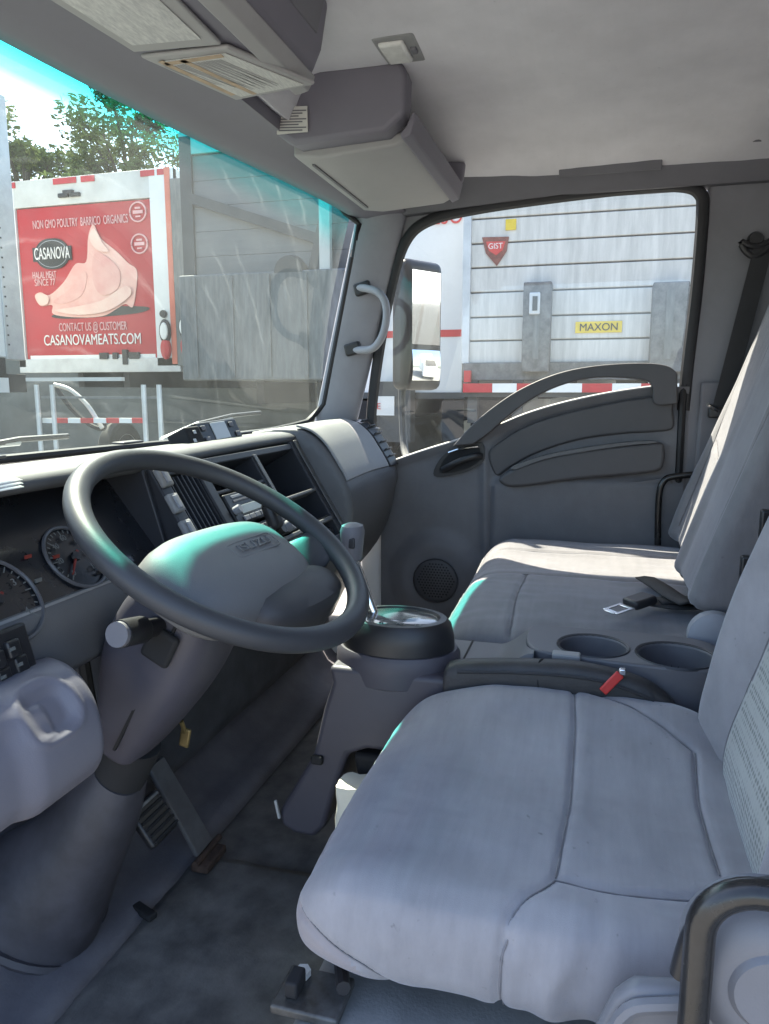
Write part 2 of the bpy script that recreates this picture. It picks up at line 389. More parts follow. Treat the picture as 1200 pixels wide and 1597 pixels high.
# headliner
rows = []
for i in range(61):
    y = -.58 + 1.24*i/60; r_ = []
    for j in range(61):
        x = -.90 + 1.80*j/60
        z = 1.56 - .085*abs(x/.86)**5
        if y > .58: z -= .10*((y-.58)/.08)**2
        if y < -.42: z -= .25*(( -.42-y)/.16)**2
        z += .0035*noise.noise(Vector((x*4, y*4, 0))) + .0015*noise.noise(Vector((x*14, y*14, 7)))
        r_.append((x, y, z))
    rows.append(r_)
f = MB(); f.grid(rows); struct(f.build('ceiling', LINER, solid=.02, recalc=True))
# header trim between headliner and windshield
rows = []
for i in range(41):
    x = -.88 + 1.74*i/40; t = ws_top(x)
    rows.append([t+Vector((0, .03, .02)), t+Vector((0, .004, .004)), t+Vector((0, -.012, -.012)), t+Vector((0, -.05, -.016)), t+Vector((0, -.085, -.006)), t+Vector((0, -.14, .006)), Vector((x, .668, 1.44)), Vector((x, .655, 1.53))])
f = MB(); f.grid(rows); struct(f.build('header_trim', OVER, solid=.006))
# roof shell outside
rows = []
for i in range(21):
    r_ = []
    for j in range(21):
        x = -.885 + 1.77*j/20; t = i/20; yf = ws_top(x).y + .012; y = -.64 + (yf+.64)*t
        z = 1.625 - .07*abs(x/.885)**4; zf = ws_top(x).z + .045
        r_.append((x, y, z + (zf-z)*sm0(.72, 1.0, t)))
    rows.append(r_)
f = MB(); f.grid(rows)
struct(f.build('cab_roof', WHITE, solid=.03))
# rear wall
f = MB(); f.box2((-.92, -.64, -.06), (.92, -.57, 1.56)); struct(f.build('rear_wall', TRIMD))

# A pillars (profile lofted from the header to the cowl)
def pillar(s):
    rows = []
    for i in range(19):
        t = -.10 + 1.24*i/18
        a = Vector((s*.786, .692 + .143*t, 1.425 - .61*t)); b = Vector((s*.842, .565 + .145*t, 1.40 - .56*t))
        if s < 0: a.y += .10; b.y += .10
        mid = (a+b)/2 + Vector((-s*.018, -.012, 0)); out = Vector((s*.09, .04, 0))
        rows.append([a+Vector((s*.040, .006, 0)), a+Vector((s*.012, .004, 0)), a, a*.75+mid*.25+Vector((-s*.008, 0, 0)), mid, b*.75+mid*.25+Vector((-s*.006, 0, 0)), b, b+Vector((s*.02, -.004, 0)), (a+b)/2+out])
    q = MB(); q.grid(rows, cv=True, cap=True)
    return q
struct(pillar(1).build('front_pillar', TRIM, sub=1)); struct(pillar(-1).build('front_pillar', TRIM, sub=1))
PILR = mat('pillar_plastic', (.19, .19, .21), .55, .08, 6, .15, 500)
f = MB(); f.hexa(catmull([at(a_, b_, 'x', .853) for a_, b_ in ((560, 322), (640, 312), (720, 318), (700, 336), (662, 346), (636, 368), (616, 420), (600, 480), (584, 480), (585, 400))], 3, closed=True), (.012, 0, 0))
struct(f.build('pillar_corner', PILR))
# passenger side: B pillar panel, sill rail above the door
f = MB()
b_ = [at(1108, 268, 'x', .85), at(1092, 420, 'x', .85), at(1070, 600, 'x', .85), at(1060, 840, 'x', .85), Vector((.85, -.24, -.05)), Vector((.85, -.60, -.05)), Vector((.85, -.60, 1.52)), Vector((.85, -.27, 1.50))]
f.hexa(b_, (.10, 0, 0)); struct(f.build('rear_pillar', PILR, bevel=.012))
f = MB(); f.hexa([(.845, -.262, .925), (.845, -.262, -.05), (.845, -.58, -.05), (.845, -.58, .925)], (-.018, 0, 0)); struct(f.build('pillar_trim_lower', TRIMD, bevel=.008))
rows = []
for i in range(31):
    y = -.58 + 1.17*i/30
    zt = 1.405 + .03*min(1, max(0, (.60-y)/.5)) if y > .1 else 1.432
    rows.append([(.872, y, zt), (.838, y, zt+.004), (.828, y, zt+.018), (.815, y, zt+.05), (.78, y, zt+.085), (.74, y, zt+.115)])
f = MB(); f.grid(rows); struct(f.build('roof_side_rail', TRIMD, solid=.008))
f = MB(); f.hexa([(.806, .13, 1.468), (.806, -.13, 1.468), (.783, -.13, 1.502), (.783, .13, 1.502)], (-.005, 0, -.003))
struct(f.build('roof_rail_cover', TRIMD, bevel=.003))
# cowl filler below the A pillar
f = MB(); f.grid([[ws_bot(.70)+Vector((.0, -.01, .0)), (.80, .80, .80), (.86, .74, .79)], [(.70, .79, .798), (.775, .755, .815), (.85, .69, .80)], [(.68, .72, .79), (.78, .69, .795), (.86, .62, .78)]])
struct(f.build('cowl_corner', DASHL, sub=2))
# sill / body below the passenger door, driver side sill
f = MB(); f.box2((.86, -.60, -.45), (.95, 1.1, .18)); f.box2((-.96, -.60, -.45), (-.88, 1.1, -.02)); f.box2((-.95, 1.03, -.45), (.95, 1.12, .74))
struct(f.build('cab_lower_body', WHITE, bevel=.02))

# windshield
rows = []
for i in range(41):
    x = -.83 + 1.62*i/40; a, b = ws_top(x), ws_bot(x)
    rows.append([a.lerp(b, j/60) + Vector((0, .018*math.sin(math.pi*j/60), 0)) for j in range(61)])
ws = thing('windshield', 'curved windshield with a teal shade band along its top and dusty wiper arcs', 'windshield')
f = MB(); f.grid(rows); gl_ = f.build('glass', GLASS, ws)
att = gl_.data.attributes.new('shade_band', 'FLOAT', 'POINT')       # 1 at the top edge, 0 below the tinted band
for v_ in gl_.data.vertices:
    x_, z_ = v_.co.x, v_.co.z; att.data[v_.index].value = max(0, min(1, 1 - (ws_top(x_).z - .006 - z_)/(.078 + .04*sm0(.25, .7, x_))))
def seal_loop(path, r, name, parent, m=SEAL, flat=1.0):
    q = MB(); q.tube(path, r, 8, closed=True, flat=flat); return q.build(name, m, parent)
lp = [ws_top(-.83 + 1.56*i/24) for i in range(25)]
cr = ws_top(.77); cb = ws_bot(.775)
lp += [Vector((.765, ws_top(.765).y+.002, 1.405)), Vector((.787, .688, 1.375))] + [Vector((.790, .695+.11*t, 1.36-.50*t)) for t in (0.15, .4, .7, 1.0)] + [Vector((.785, .825, .838)), Vector((.765, .84, .818))]
lp += [ws_bot(.74 - 1.57*i/24) for i in range(25)]
seal_loop(lp, .009, 'rubber_seal', ws)

# =================================================================== OVERHEAD
def prism_x(name, prof, x0, x1, m, parent, bevel=.012, seg=4):
    q = MB(); q.hexa([(x0, y, z) for y, z in prof], (x1-x0, 0, 0)); return q.build(name, m, parent, bevel=bevel, seg=seg)
o = thing('overhead_shelf', 'long grey overhead shelf above the driver, cut off by the top edge', 'shelf', (-.4, .5, 1.5))
prism_x('body', [(.66, 1.425), (.535, 1.412), (.50, 1.425), (.478, 1.47), (.462, 1.555), (.66, 1.56)], -.82, -.055, OVER, o, .022)
prism_x('lower_lip', [(.53, 1.405), (.505, 1.410), (.492, 1.432), (.497, 1.436), (.53, 1.416)], -.82, -.062, OVERL, o, .003)
prism_x('recess', [(.4775, 1.482), (.462, 1.54), (.458, 1.54), (.4735, 1.482)], -.70, -.10, TRIMD, o, .004)

o = thing('overhead_storage_box', 'grey overhead storage box with a pale bottom panel above the passenger side', 'storage box', (.45, .5, 1.45))
x0, x1 = .18, .735
q = MB()                                                    # tapered end block facing the driver
q.hexa([(x0, .690, 1.470), (x0, .675, 1.430), (x0, .635, 1.408), (x0, .44, 1.416), (x0, .398, 1.445), (x0, .395, 1.520), (x0, .405, 1.545), (x0, .66, 1.55), (x0, .69, 1.50)], (.06, 0, 0)); q.build('end_cap', OVER, o, bevel=.010)
prism_x('bottom_tray', [(.66, 1.400), (.60, 1.392), (.43, 1.403), (.405, 1.415), (.405, 1.428), (.44, 1.432), (.66, 1.436)], x0+.055, x1, OVERL, o, .008)
prism_x('lip', [(.408, 1.404), (.388, 1.412), (.378, 1.452), (.386, 1.454), (.400, 1.428), (.412, 1.416)], x0+.02, x1+.005, OVER, o, .004)
prism_x('back_panel', [(.63, 1.43), (.52, 1.44), (.505, 1.54), (.63, 1.54)], x0+.06, x1-.01, TRIMD, o, .005)
q = MB(); q.hexa([(x1-.02, .64, 1.41), (x1-.02, .41, 1.42), (x1-.02, .375, 1.455), (x1-.02, .37, 1.50), (x1-.02, .60, 1.53)], (.02, 0, 0)); q.build('end_panel', OVER, o, bevel=.005)
q = MB(); q.box2((x0+.10, .628, 1.392), (x0+.50, .634, 1.398)); q.build('seam', TRIMD, o)
LABELP = mat('label_paper', (.62, .62, .60), .6, .2, 220, c2=(.40, .40, .41), stretch=(.25, 1, 1))
q = MB(); q.hexa([at(432, 168, 'x', .176), at(480, 166, 'x', .176), at(481, 206, 'x', .176), at(433, 210, 'x', .176)], (-.003, 0, 0))
lab = q.build('instruction_label', WHITED, o)
for k in range(8):
    a = at(435, 172+4.4*k, 'x', .1725); b = at(478 - (k % 3)*6, 171+4.4*k, 'x', .1725)
    z = (b-a); qq = MB(); qq.hexa([a, b, b+Vector((0, 0, -.0025)), a+Vector((0, 0, -.0025))], (-.0004, 0, 0)); qq.build('print_line', TRIMD, lab)

# sun visors laid flat on the header
def visor(name, label, q, m, th=.007):
    o = thing(name, label, 'sun visor', tuple(sum((Vector(p) for p in q), Vector())/4))
    c = sum((Vector(p) for p in q), Vector())/4
    r_ = MB(); r_.hexa(q, (0, 0, -th)); r_.build('panel', m, o, bevel=.012, seg=4)
    return o
VZ = 1.412
v1 = visor('sun_visor', 'long grey sun visor folded up above the driver, printed with small text', [(-.85, .545, VZ+.01), (-.27, .560, VZ), (-.285, .70, VZ), (-.85, .76, VZ+.004)], OVERL)
v2 = visor('sun_visor', 'small visor panel covered by a white and orange warning label', [(-.262, .555, VZ), (-.10, .478, VZ), (-.08, .635, VZ-.002), (-.27, .70, VZ)], OVERL, .008)
LABV = mat('warning_label', (.62, .62, .59), .6, .25, 260, c2=(.42, .42, .42), stretch=(.25, 2.2, 1))
zz = VZ-.0086
q = MB(); q.hexa([(-.250, .565, zz), (-.11, .495, zz), (-.095, .618, zz-.001), (-.252, .672, zz)], (0, 0, -.001)); wl = q.build('warning_label', LABV, v2)
ORG = mat('label_orange', (.42, .31, .21), .6, .2, 30)
for (ax, ay, bx, by) in ((-.250, .640, -.098, .590), (-.255, .674, -.105, .627), (-.246, .572, -.244, .672)):
    q = MB(); d = Vector((bx-ax, by-ay, 0)); nn = Vector((-d.y, d.x, 0)).normalized()*.005
    q.hexa([Vector((ax, ay, zz-.0012))-nn, Vector((bx, by, zz-.0012))-nn, Vector((bx, by, zz-.0012))+nn, Vector((ax, ay, zz-.0012))+nn], (0, 0, -.0006)); q.build('orange_band', ORG, wl)
for k in range(22):
    t = k/21; y0 = .572 + .062*t*1.55; xa = -.235; xb = -.115 - .03*random.random()
    q = MB(); q.hexa([(xa, y0-.002+.012, zz-.0012), (xb, y0-.05+.012, zz-.0012), (xb, y0-.0478+.012, zz-.0012), (xa, y0+.0002+.012, zz-.0012)], (0, 0, -.0004)); q.build('print_line', OVERL, wl)
lb = MB(); lb.hexa([(-.80, .575, VZ+.001), (-.30, .578, VZ-.0076), (-.31, .685, VZ-.0076), (-.80, .735, VZ-.004)], (0, 0, -.001)); lb.build('printed_sheet', LABELP, v1)

# dome lamp
o = thing('dome_lamp', 'pale square dome lamp with a clear lens on the ceiling', 'lamp', (.13, .40, 1.55))
q = MB(); q.box((.13, .395, 1.547), (.12, .085, .016)); q.build('bezel', DASHL, o, bevel=.012)
LENS = mat('lamp_lens', (.70, .70, .68), .15, .1, 30, .4, 90)
q = MB(); q.box((.13, .402, 1.538), (.085, .05, .012)); q.build('lens', LENS, o, bevel=.006)
q = MB(); q.box((.13, .366, 1.537), (.022, .012, .008)); q.build('switch', TRIMD, o, bevel=.003)
o = thing('coat_hook', 'small round grey plug on the ceiling near the right edge', 'plug', (.72, -.336, 1.5))
q = MB(); q.lathe([(.0, -.008), (.012, -.008), (.018, -.003), (.019, .012)], at(1180, 217, 'z', 1.505), (0, 0, 1), 20); q.build('cap', TRIMD, o)

# =================================================================== PASSENGER DOOR
door = thing('passenger_door', 'grey moulded passenger door with arched grab rail and armrest, closed', 'door', (.87, .2, 0))
belt = [(608, 722), (660, 704), (712, 688), (760, 672), (820, 647), (880, 629), (950, 614), (1020, 604), (1052, 603)]
bpts = [at(a, b, 'x', .845) for a, b in belt]
bp = catmull(bpts, 5)
# panel: grid from the belt to the sill, with sculpted relief in x
nv = 70
rows = []
y_f, y_r = .64, -.235
def beltz(y):
    for a, b in zip(bp, bp[1:]):
        if (a.y >= y >= b.y): t = (y-a.y)/(b.y-a.y) if a.y != b.y else 0; return a.z+(b.z-a.z)*t
    return bp[0].z if y > bp[0].y else bp[-1].z
def sm(a, b, x):
    t = min(1, max(0, (x-a)/(b-a))); return t*t*(3-2*t)
for i in range(111):
    y = y_f + (y_r-y_f)*i/110; zb = beltz(y); r_ = []
    for j in range(nv+1):
        t = j/nv; z = zb + (-.0 - zb)*t + .02*t
        x = .842
        d = zb - z
        x -= .014*(1-sm(0, .03, d))                                   # rolled upper edge
        x += .012*math.exp(-((d-.055)/.028)**2)*sm(.33, .22, y)        # scoop below the belt
        # raised lower pocket panel behind y = .30
        e = sm(.300, .285, y)*sm(.66, .645, z + .10*max(0, y-.1))
        x -= .016*e*sm(.30, .31, z)
        # vertical rib
        x -= .010*math.exp(-((y-.318+.03*(.7-z))/.012)**2)*sm(.75, .70, z)
        # front speaker bulge
        rr = math.hypot(y-.46, z-.33); x -= .018*sm(.16, .10, rr)
        r_.append((x, y, z))
    rows.append(r_)
f = MB(); f.grid(rows); dp = f.build('door_panel', DOORM, door, angle=60, solid=.0)
dp.data.set_sharp_from_angle(angle=R(70))
# pale tube that paints the bright highlight along the belt
q = MB(); q.tube([p+Vector((.004, 0, -.004)) for p in bp], .010, 8, flat=1.0); q.build('belt_highlight', DASHL, door)
def dpoly(name, pix, x, th, m_, bevel, n=5):
    P = catmull([at(a, b, 'x', x) for a, b in pix], n, closed=True); q = MB(); q.hexa(P, (th, 0, 0)); return q.build(name, m_, door, bevel=bevel, seg=4, angle=50)
# arched grab rail: a thick moulded band
outer = [(706, 696), (735, 664), (770, 634), (815, 605), (870, 582), (930, 570), (1000, 566), (1040, 570), (1057, 582)]
inner = [(1057, 630), (1022, 630), (1017, 602), (1000, 592), (930, 589), (872, 602), (824, 626), (788, 653), (762, 676), (738, 693)]
P = catmull([at(a, b, 'x', .800) for a, b in outer], 5) + catmull([at(a, b, 'x', .800) for a, b in inner], 5)
q = MB(); q.hexa(P, (.045, 0, 0)); q.build('grab_rail', TRIMDK, door, bevel=.010, seg=5, angle=60)
dpoly('upper_trim', [(762, 706), (778, 690), (822, 664), (880, 645), (950, 629), (1020, 618), (1048, 618), (1050, 640), (1050, 668), (1020, 674), (970, 677), (900, 687), (835, 708), (795, 730), (776, 742), (766, 728)], .832, .02, TRIMDK, .007)
dpoly('armrest', [(779, 745), (800, 731), (850, 714), (920, 701), (990, 693), (1030, 691), (1037, 702), (1036, 722), (1026, 735), (980, 741), (900, 748), (835, 757), (798, 760), (782, 755)], .796, .05, TRIMDK, .014)
dpoly('armrest_inlay', [(800, 727), (850, 710), (920, 697), (985, 689), (1020, 688), (1020, 691), (985, 694), (920, 703), (850, 716), (805, 732)], .790, .03, DASH, .003)
dpoly('pocket_panel', [(795, 778), (840, 768), (920, 758), (1000, 750), (1046, 748), (1050, 790), (1048, 838), (1040, 850), (930, 856), (850, 862), (812, 862), (800, 830)], .828, .02, DOORM, .010)
# inner handle in its recess
hc = [at(a, b, 'x', .838) for a, b in ((678, 742), (690, 712), (720, 696), (750, 690), (757, 705), (752, 722), (720, 738))]
hp = catmull(hc, 5, closed=True)
q = MB(); q.add(hp + [p + Vector((-.006, 0, 0)) for p in hp], [tuple(range(len(hp), 2*len(hp)))] + [(i, (i+1) % len(hp), (i+1) % len(hp)+len(hp), i+len(hp)) for i in range(len(hp))]); q.build('handle_bezel', BLACK, door)
cen = sum(hp, Vector())/len(hp)
h2 = [cen + (p-cen)*.80 + Vector((-.008, 0, 0)) for p in hp]
q = MB(); q.add(h2, [tuple(range(len(h2)))]); q.build('handle_recess', BLACKM, door)
q = MB(); q.tube(catmull([at(690, 733, 'x', .826), at(712, 722, 'x', .815), at(738, 712, 'x', .815), at(752, 712, 'x', .826)], 5), .010, 10, upv=(1, 0, 0), flat=.6); q.build('door_handle', BLACK, door)
q = MB(); q.tube(catmull([at(700, 706, 'x', .828), at(722, 699, 'x', .822), at(746, 696, 'x', .828)], 4), .004, 8); q.build('lock_lever', CHROME, door)
# speaker grille
spc = at(680, 905, 'x', .822)
q = MB(); q.lathe([(0, .002), (.062, .002), (.068, -.002), (.07, .01)], spc, (-1, 0, 0), 36); sg = q.build('speaker_grille', TRIMDK, door)
q = MB()
for i in range(-6, 7):
    for j in range(-6, 7):
        a, b = i*.0095 + (j % 2)*.0047, j*.0085
        if a*a+b*b < .058**2: q.lathe([(0, .0026), (.003, .0026)], spc + Vector((0, a, b)), (-1, 0, 0), 6)
hol = q.build('grille_holes', BLACKM, door, smooth=False); hol['kind'] = 'stuff'
# window frame seal and pane
wl_ = [(579, 700), (580, 640), (592, 545), (612, 440), (634, 375), (670, 344), (740, 326), (860, 308), (990, 293), (1062, 290), (1092, 302), (1096, 335), (1087, 450), (1074, 560), (1066, 640)]
wp = catmull([at(a, b, 'x', .852) for a, b in wl_], 6)
q = MB(); q.tube(wp, .014, 8, flat=1.2); q.build('window_seal', SEAL, door)
q = MB(); q.tube([p + Vector((.012, 0, 0)) + (cen2 := Vector((0, .2, 1.1)) - p).normalized()*.012 for p in wp], .008, 8); q.build('glass_run', BLACKM, door)
q = MB(); q.tube([at(1066, 600, 'x', .84), at(1060, 720, 'x', .84), at(1052, 860, 'x', .84), Vector((.84, -.24, .3))], .010, 8); q.build('edge_seal', SEAL, door)
q = MB()
poly = [p + Vector((.02, 0, 0)) for p in wp[6:]] + [Vector((.872, -.22, .70)), Vector((.872, .64, .62)), Vector((.872, .69, .66))]
q.add(poly, [tuple(range(len(poly)))]); q.build('window_pane', SIDEG, door, smooth=False)
q = MB(); q.box2((.875, -.24, -.40), (.90, .72, .66)); q.build('outer_skin', WHITE, door, bevel=.01)

# grab handle on the A pillar
o = thing('grab_handle', 'grey plastic grab handle bolted to the windshield pillar', 'handle', tuple(at(575, 500, 'x', .79)))
gp = catmull([at(558, 449, 'x', .785), at(572, 450, 'x', .765), at(590, 456, 'x', .745), at(601, 472, 'x', .738), at(603, 497, 'x', .738), at(596, 525, 'x', .742), at(582, 543, 'x', .755), at(562, 546, 'x', .775), at(545, 545, 'x', .79)], 6)
q = MB(); q.tube(gp, .0110, 12); q.build('grip', TRIM, o)
for a, b in ((566, 450), (551, 544)):
    p = at(a, b, 'x', .782); q = MB(); q.box(p, (.02, .05, .036), Matrix.Rotation(R(-14), 3, 'X')); q.build('mount', BLACK, o, bevel=.006)

# wing mirror outside the passenger window
o = thing('wing_mirror', 'tall black truck mirror with a small convex lower glass outside the passenger window', 'mirror', (1.12, .6, .9))
mc = at(664, 508, 'x', 1.12); U = Vector((0, 0, 1))
Nn = Vector((-.52, -.85, .0)).normalized(); S = Nn.cross(U).normalized()      # faces rearward and inward
def mrect(cz, hw, hh, d, m, name, bevel, th):
    q = MB(); c = mc + U*cz + Nn*d
    q.hexa([c - S*hw - U*hh, c + S*hw - U*hh, c + S*hw + U*hh, c - S*hw + U*hh], -Nn*th)
    return q.build(name, m, o, bevel=bevel, seg=4)
mrect(0, .090, .212, 0, BLACK, 'housing', .028, .08)
mrect(.056, .066, .118, .004, MIRROR, 'main_glass', 0, .003)
q = MB(); c = mc - U*.130 + Nn*.004; rows = []
for i in range(13):
    for_ = []
    for j in range(13):
        a, b = -1 + i/6, -1 + j/6; for_.append(c + S*(.066*a) + U*(.050*b) + Nn*(.010*(1-(a*a+b*b)/2)))
    rows.append(for_)
q.grid(rows); q.build('convex_glass', MIRROR, o)
ar_ = catmull([at(622, 335, 'x', 1.10), at(624, 430, 'x', 1.13), at(626, 560, 'x', 1.13), at(630, 690, 'x', 1.08), at(640, 722, 'x', .95)], 5)
q = MB(); q.tube(ar_, .013, 8); q.build('arm', GREYD, o)
for a_, b_, c_, d_ in ((626, 440, 640, 445), (628, 580, 644, 575)):
    q = MB(); q.tube(catmull([at(a_, b_, 'x', 1.13), at(c_, d_, 'x', 1.15)], 3), .012, 8); q.build('bracket', BLACK, o)

# B pillar belt guide and belt
o = thing('shoulder_belt', 'black shoulder belt hanging from a ring on the passenger pillar', 'seat belt', tuple(at(1178, 390, 'x', .83)))
c = at(1178, 386, 'x', .835)
q = MB(); q.tube([c + Vector((-.012, .036*math.cos(a), .012*math.sin(a) + .012*math.cos(2*a))) for a in [2*math.pi*k/20 for k in range(20)]], .008, 8, closed=True); q.build('guide_ring', BLACK, o)
q = MB(); q.lathe([(0, .016), (.016, .016), (.02, .008), (.02, 0)], c + Vector((.008, .0, .02)), (-1, 0, 0), 18); q.build('bolt_cover', BLACK, o)
q = MB(); p0 = c + Vector((-.015, -.015, 0)); p1 = at(1120, 640, 'x', .80)
q.hexa([p0+Vector((0, .02, 0)), p0+Vector((0, -.025, 0)), p1+Vector((0, -.03, 0)), p1+Vector((0, .015, 0))], (.003, 0, 0)); q.build('webbing', BELT, o)
q = MB(); q.box(p1 + Vector((-.004, .0, -.005)), (.02, .05, .03)); q.build('tongue_stop', BLACK, o, bevel=.006)
q = MB(); q.tube([p1+Vector((-.01, 0, 0)), p1+Vector((-.03, .03, .015))], .006, 6); q.build('tongue', CHROME, o)

# =================================================================== DASHBOARD
dash = thing('dashboard', 'grey dashboard spanning the cab with cluster, centre stack and pale glove lid', 'dashboard', (0, .75, .7))
def xs(a, b, n): return [a + (b-a)*i/n for i in range(n+1)]
# top pad
rows = []
for x in xs(-.86, .40, 42):
    yb = ws_bot(x).y
    e = .742 - .008*math.sin((x+.86)*2.4); zt = .783 + .006*sm(-.4, .3, x) - .006*sm(-.6, -.86, x)
    if x > .30: e -= .01*sm(.30, .40, x)
    rows.append([(x, yb+.02, .745), (x, yb-.03, .770), (x, .90, .785), (x, .80, zt+.011), (x, e+.012, zt+.006), (x, e, zt-.006), (x, e+.004, zt-.018), (x, e+.03, zt-.026), (x, .86, zt-.03)])
q = MB(); q.grid(rows); q.build('top_pad', DASHT, dash, sub=1)
# defroster grille strip
for (xa, xb) in ((-.70, -.36), (-.05, .02), (.24, .60)):
    q = MB(); q.box2((xa, .925 - .10*max(0, xb), .792), (xb, .955 - .10*max(0, xb), .797)); dg = q.build('defroster_grille', BLACK, dash, bevel=.003)
# instrument cluster
CL0 = Vector((0, .705, .612)); CLU = Vector((0, .105, .135)).normalized(); CLN = Vector((1, 0, 0)).cross(CLU).normalized()
if CLN.y > 0: CLN = -CLN
def onc(px, py, d=0): return on(px, py, CL0 + CLN*d, CLN)
q = MB(); q.hexa([(-.86, .700, .606), (-.262, .700, .606), (-.262, .812, .750), (-.86, .812, .750)], (0, .03, -.02)); clu = q.build('instrument_cluster', BLACK, dash, smooth=False)
clu.data.materials[0] = mat('cluster_face', (.012, .014, .019), .28, .2, 6, coat=.5)
GR = mat('gauge_ring', (.085, .088, .10), .4, .1, 8); TICK = mat('gauge_tick', (.13, .14, .14), .6, .1, 9); NEED = mat('gauge_needle', (.20, .022, .016), .5, .1, 9)
def gauge(px, py, r, ang, nums, sub=None):
    c = onc(px, py, .004)
    X = Vector((1, 0, 0)); Y = CLU
    q = MB(); q.tube([c + X*(r*math.cos(a)) + Y*(r*math.sin(a)) for a in [2*math.pi*k/48 for k in range(48)]], .0028, 6, closed=True); gg = q.build('gauge', GR, clu)
    q = MB()
    for k in range(25):
        a = R(225 - 270*k/24); L_ = .010 if k % 4 == 0 else .005
        d = X*math.cos(a) + Y*math.sin(a); t = X*-math.sin(a) + Y*math.cos(a)
        p = c + d*(r*.90); q.hexa([p - t*.0008, p + t*.0008, p + t*.0008 - d*L_, p - t*.0008 - d*L_], CLN*.0006)
    q.build('scale_ticks', TICK, clu)['kind'] = 'stuff'
    for k, s in enumerate(nums):
        a = R(225 - 270*k/(len(nums)-1)); d = X*math.cos(a) + Y*math.sin(a)
        text(s, 'numeral', TICK, c + d*(r*.64) + CLN*.001, r*.24, clu, X=X, Y=Y)
    a = R(ang); d = X*math.cos(a) + Y*math.sin(a); t = X*-math.sin(a) + Y*math.cos(a)
    q = MB(); q.hexa([c - t*.002 - d*.012, c + t*.002 - d*.012, c + d*r*.72 + t*.0006, c + d*r*.72 - t*.0006], CLN*.003); q.build('needle', NEED, clu)
    q = MB(); q.lathe([(0, .004), (.007, .004), (.008, 0)], c, CLN, 16); q.build('needle_cap', BLACK, clu)
gauge(118, 868, .052, 222, ['0', '20', '40', '60', '80', '100', '120'])
gauge(-2, 935, .062, 215, ['0', '1', '2', '3', '4'])
for (a, b, mm_) in ((88, 868, NEED), (44, 868, NEED), (60, 905, TICK), (155, 892, BLACKM)):
    c = onc(a, b, .004); q = MB(); q.box(c, (.012, .002, .005)); q.build('warning_light', mm_, clu)
# hood walls around the cluster
q = MB(); q.hexa([(-.262, .690, .600), (-.262, .742, .775), (-.262, .86, .775), (-.262, .86, .60)], (.012, 0, 0)); q.build('cluster_wall', DASHD, dash, bevel=.003)
# lower bezel strip with bright upper edge
rows = []
for x in xs(-.86, -.345, 20):
    rows.append([(x, .716, .618), (x, .704, .616), (x, .696, .608), (x, .686, .57), (x, .676, .530), (x, .684, .518), (x, .74, .510)])
q = MB(); q.grid(rows, cap=True); q.build('cluster_bezel', DASH, dash, angle=50)
q = MB(); q.tube([(x, .7035, .6135) for x in xs(-.86, -.345, 6)], .003, 8); q.build('bezel_edge', DASHL, dash)
q = MB(); q.box2((-.345, .70, .53), (-.262, .76, .60)); q.build('column_gap', BLACKM, dash, bevel=.004)
# switch bank at the far left
sb = [at(-30, 1012, 'y', .672), at(38, 985, 'y', .672)]
q = MB(); p = at(4, 1022, 'y', .676); q.box(p, (.085, .012, .058), Matrix.Rotation(R(-14), 3, 'X')); sw = q.build('switch_bank', BLACK, dash, bevel=.004)
for (a, b) in ((20, 1012), (32, 1036), (-4, 1030), (6, 1056), (-22, 1040)):
    p = at(a, b, 'y', .668); q = MB(); q.box(p, (.020, .010, .022), Matrix.Rotation(R(-14), 3, 'X')); k_ = q.build('rocker_switch', BLACK, sw, bevel=.003)
    p = at(a, b, 'y', .6615); q = MB(); q.box(p, (.007, .002, .004), Matrix.Rotation(R(-14), 3, 'X')); q.build('symbol', TICK, sw)
# knee panel with a moulded finger pocket
kprof = [(.70, .555), (.655, .562), (.620, .550), (.594, .516), (.584, .47), (.590, .432), (.62, .408), (.72, .395)]
kc_ = catmull([Vector((0, a, b)) for a, b in kprof], 14); rows = []
for x in [-.92 + .36*(1-(1-i/70)**1.25) for i in range(71)]:
    k_ = sm(-.615, -.560, x)**1.6; r_ = []
    for n_i, p in enumerate(kc_):
        tg = (kc_[min(n_i+1, len(kc_)-1)] - kc_[max(n_i-1, 0)]).normalized(); nn = Vector((0, -tg.z, tg.y))
        if nn.y > 0: nn = -nn
        c = Vector((x, p.y + .055*k_*sm(.70, .64, p.y), p.z + .012*k_*(.48-p.z)/.08))
        c += nn*(-.010*sm(-.70, -.74, x)*sm(.56, .52, p.z))                    # flatter outer facet
        u_, v_ = (x+.668)/.040, (p.z-.527)/.030
        rr_ = (abs(u_)**3.2 + abs(v_)**3.2)**(1/3.2)
        c -= nn*(.010*sm(1.0, .55, rr_)) - nn*(.0022*math.exp(-((rr_-1.04)/.07)**2))
        c += nn*(.004*sm(.42, .20, abs(u_+.42))*sm(.75, .55, abs(v_+.15)))       # pull tab inside the pocket
        r_.append(c)
    rows.append(r_)
q = MB(); q.grid(rows, cap=False); q.build('knee_panel', KNEE, dash, angle=75, solid=.004)

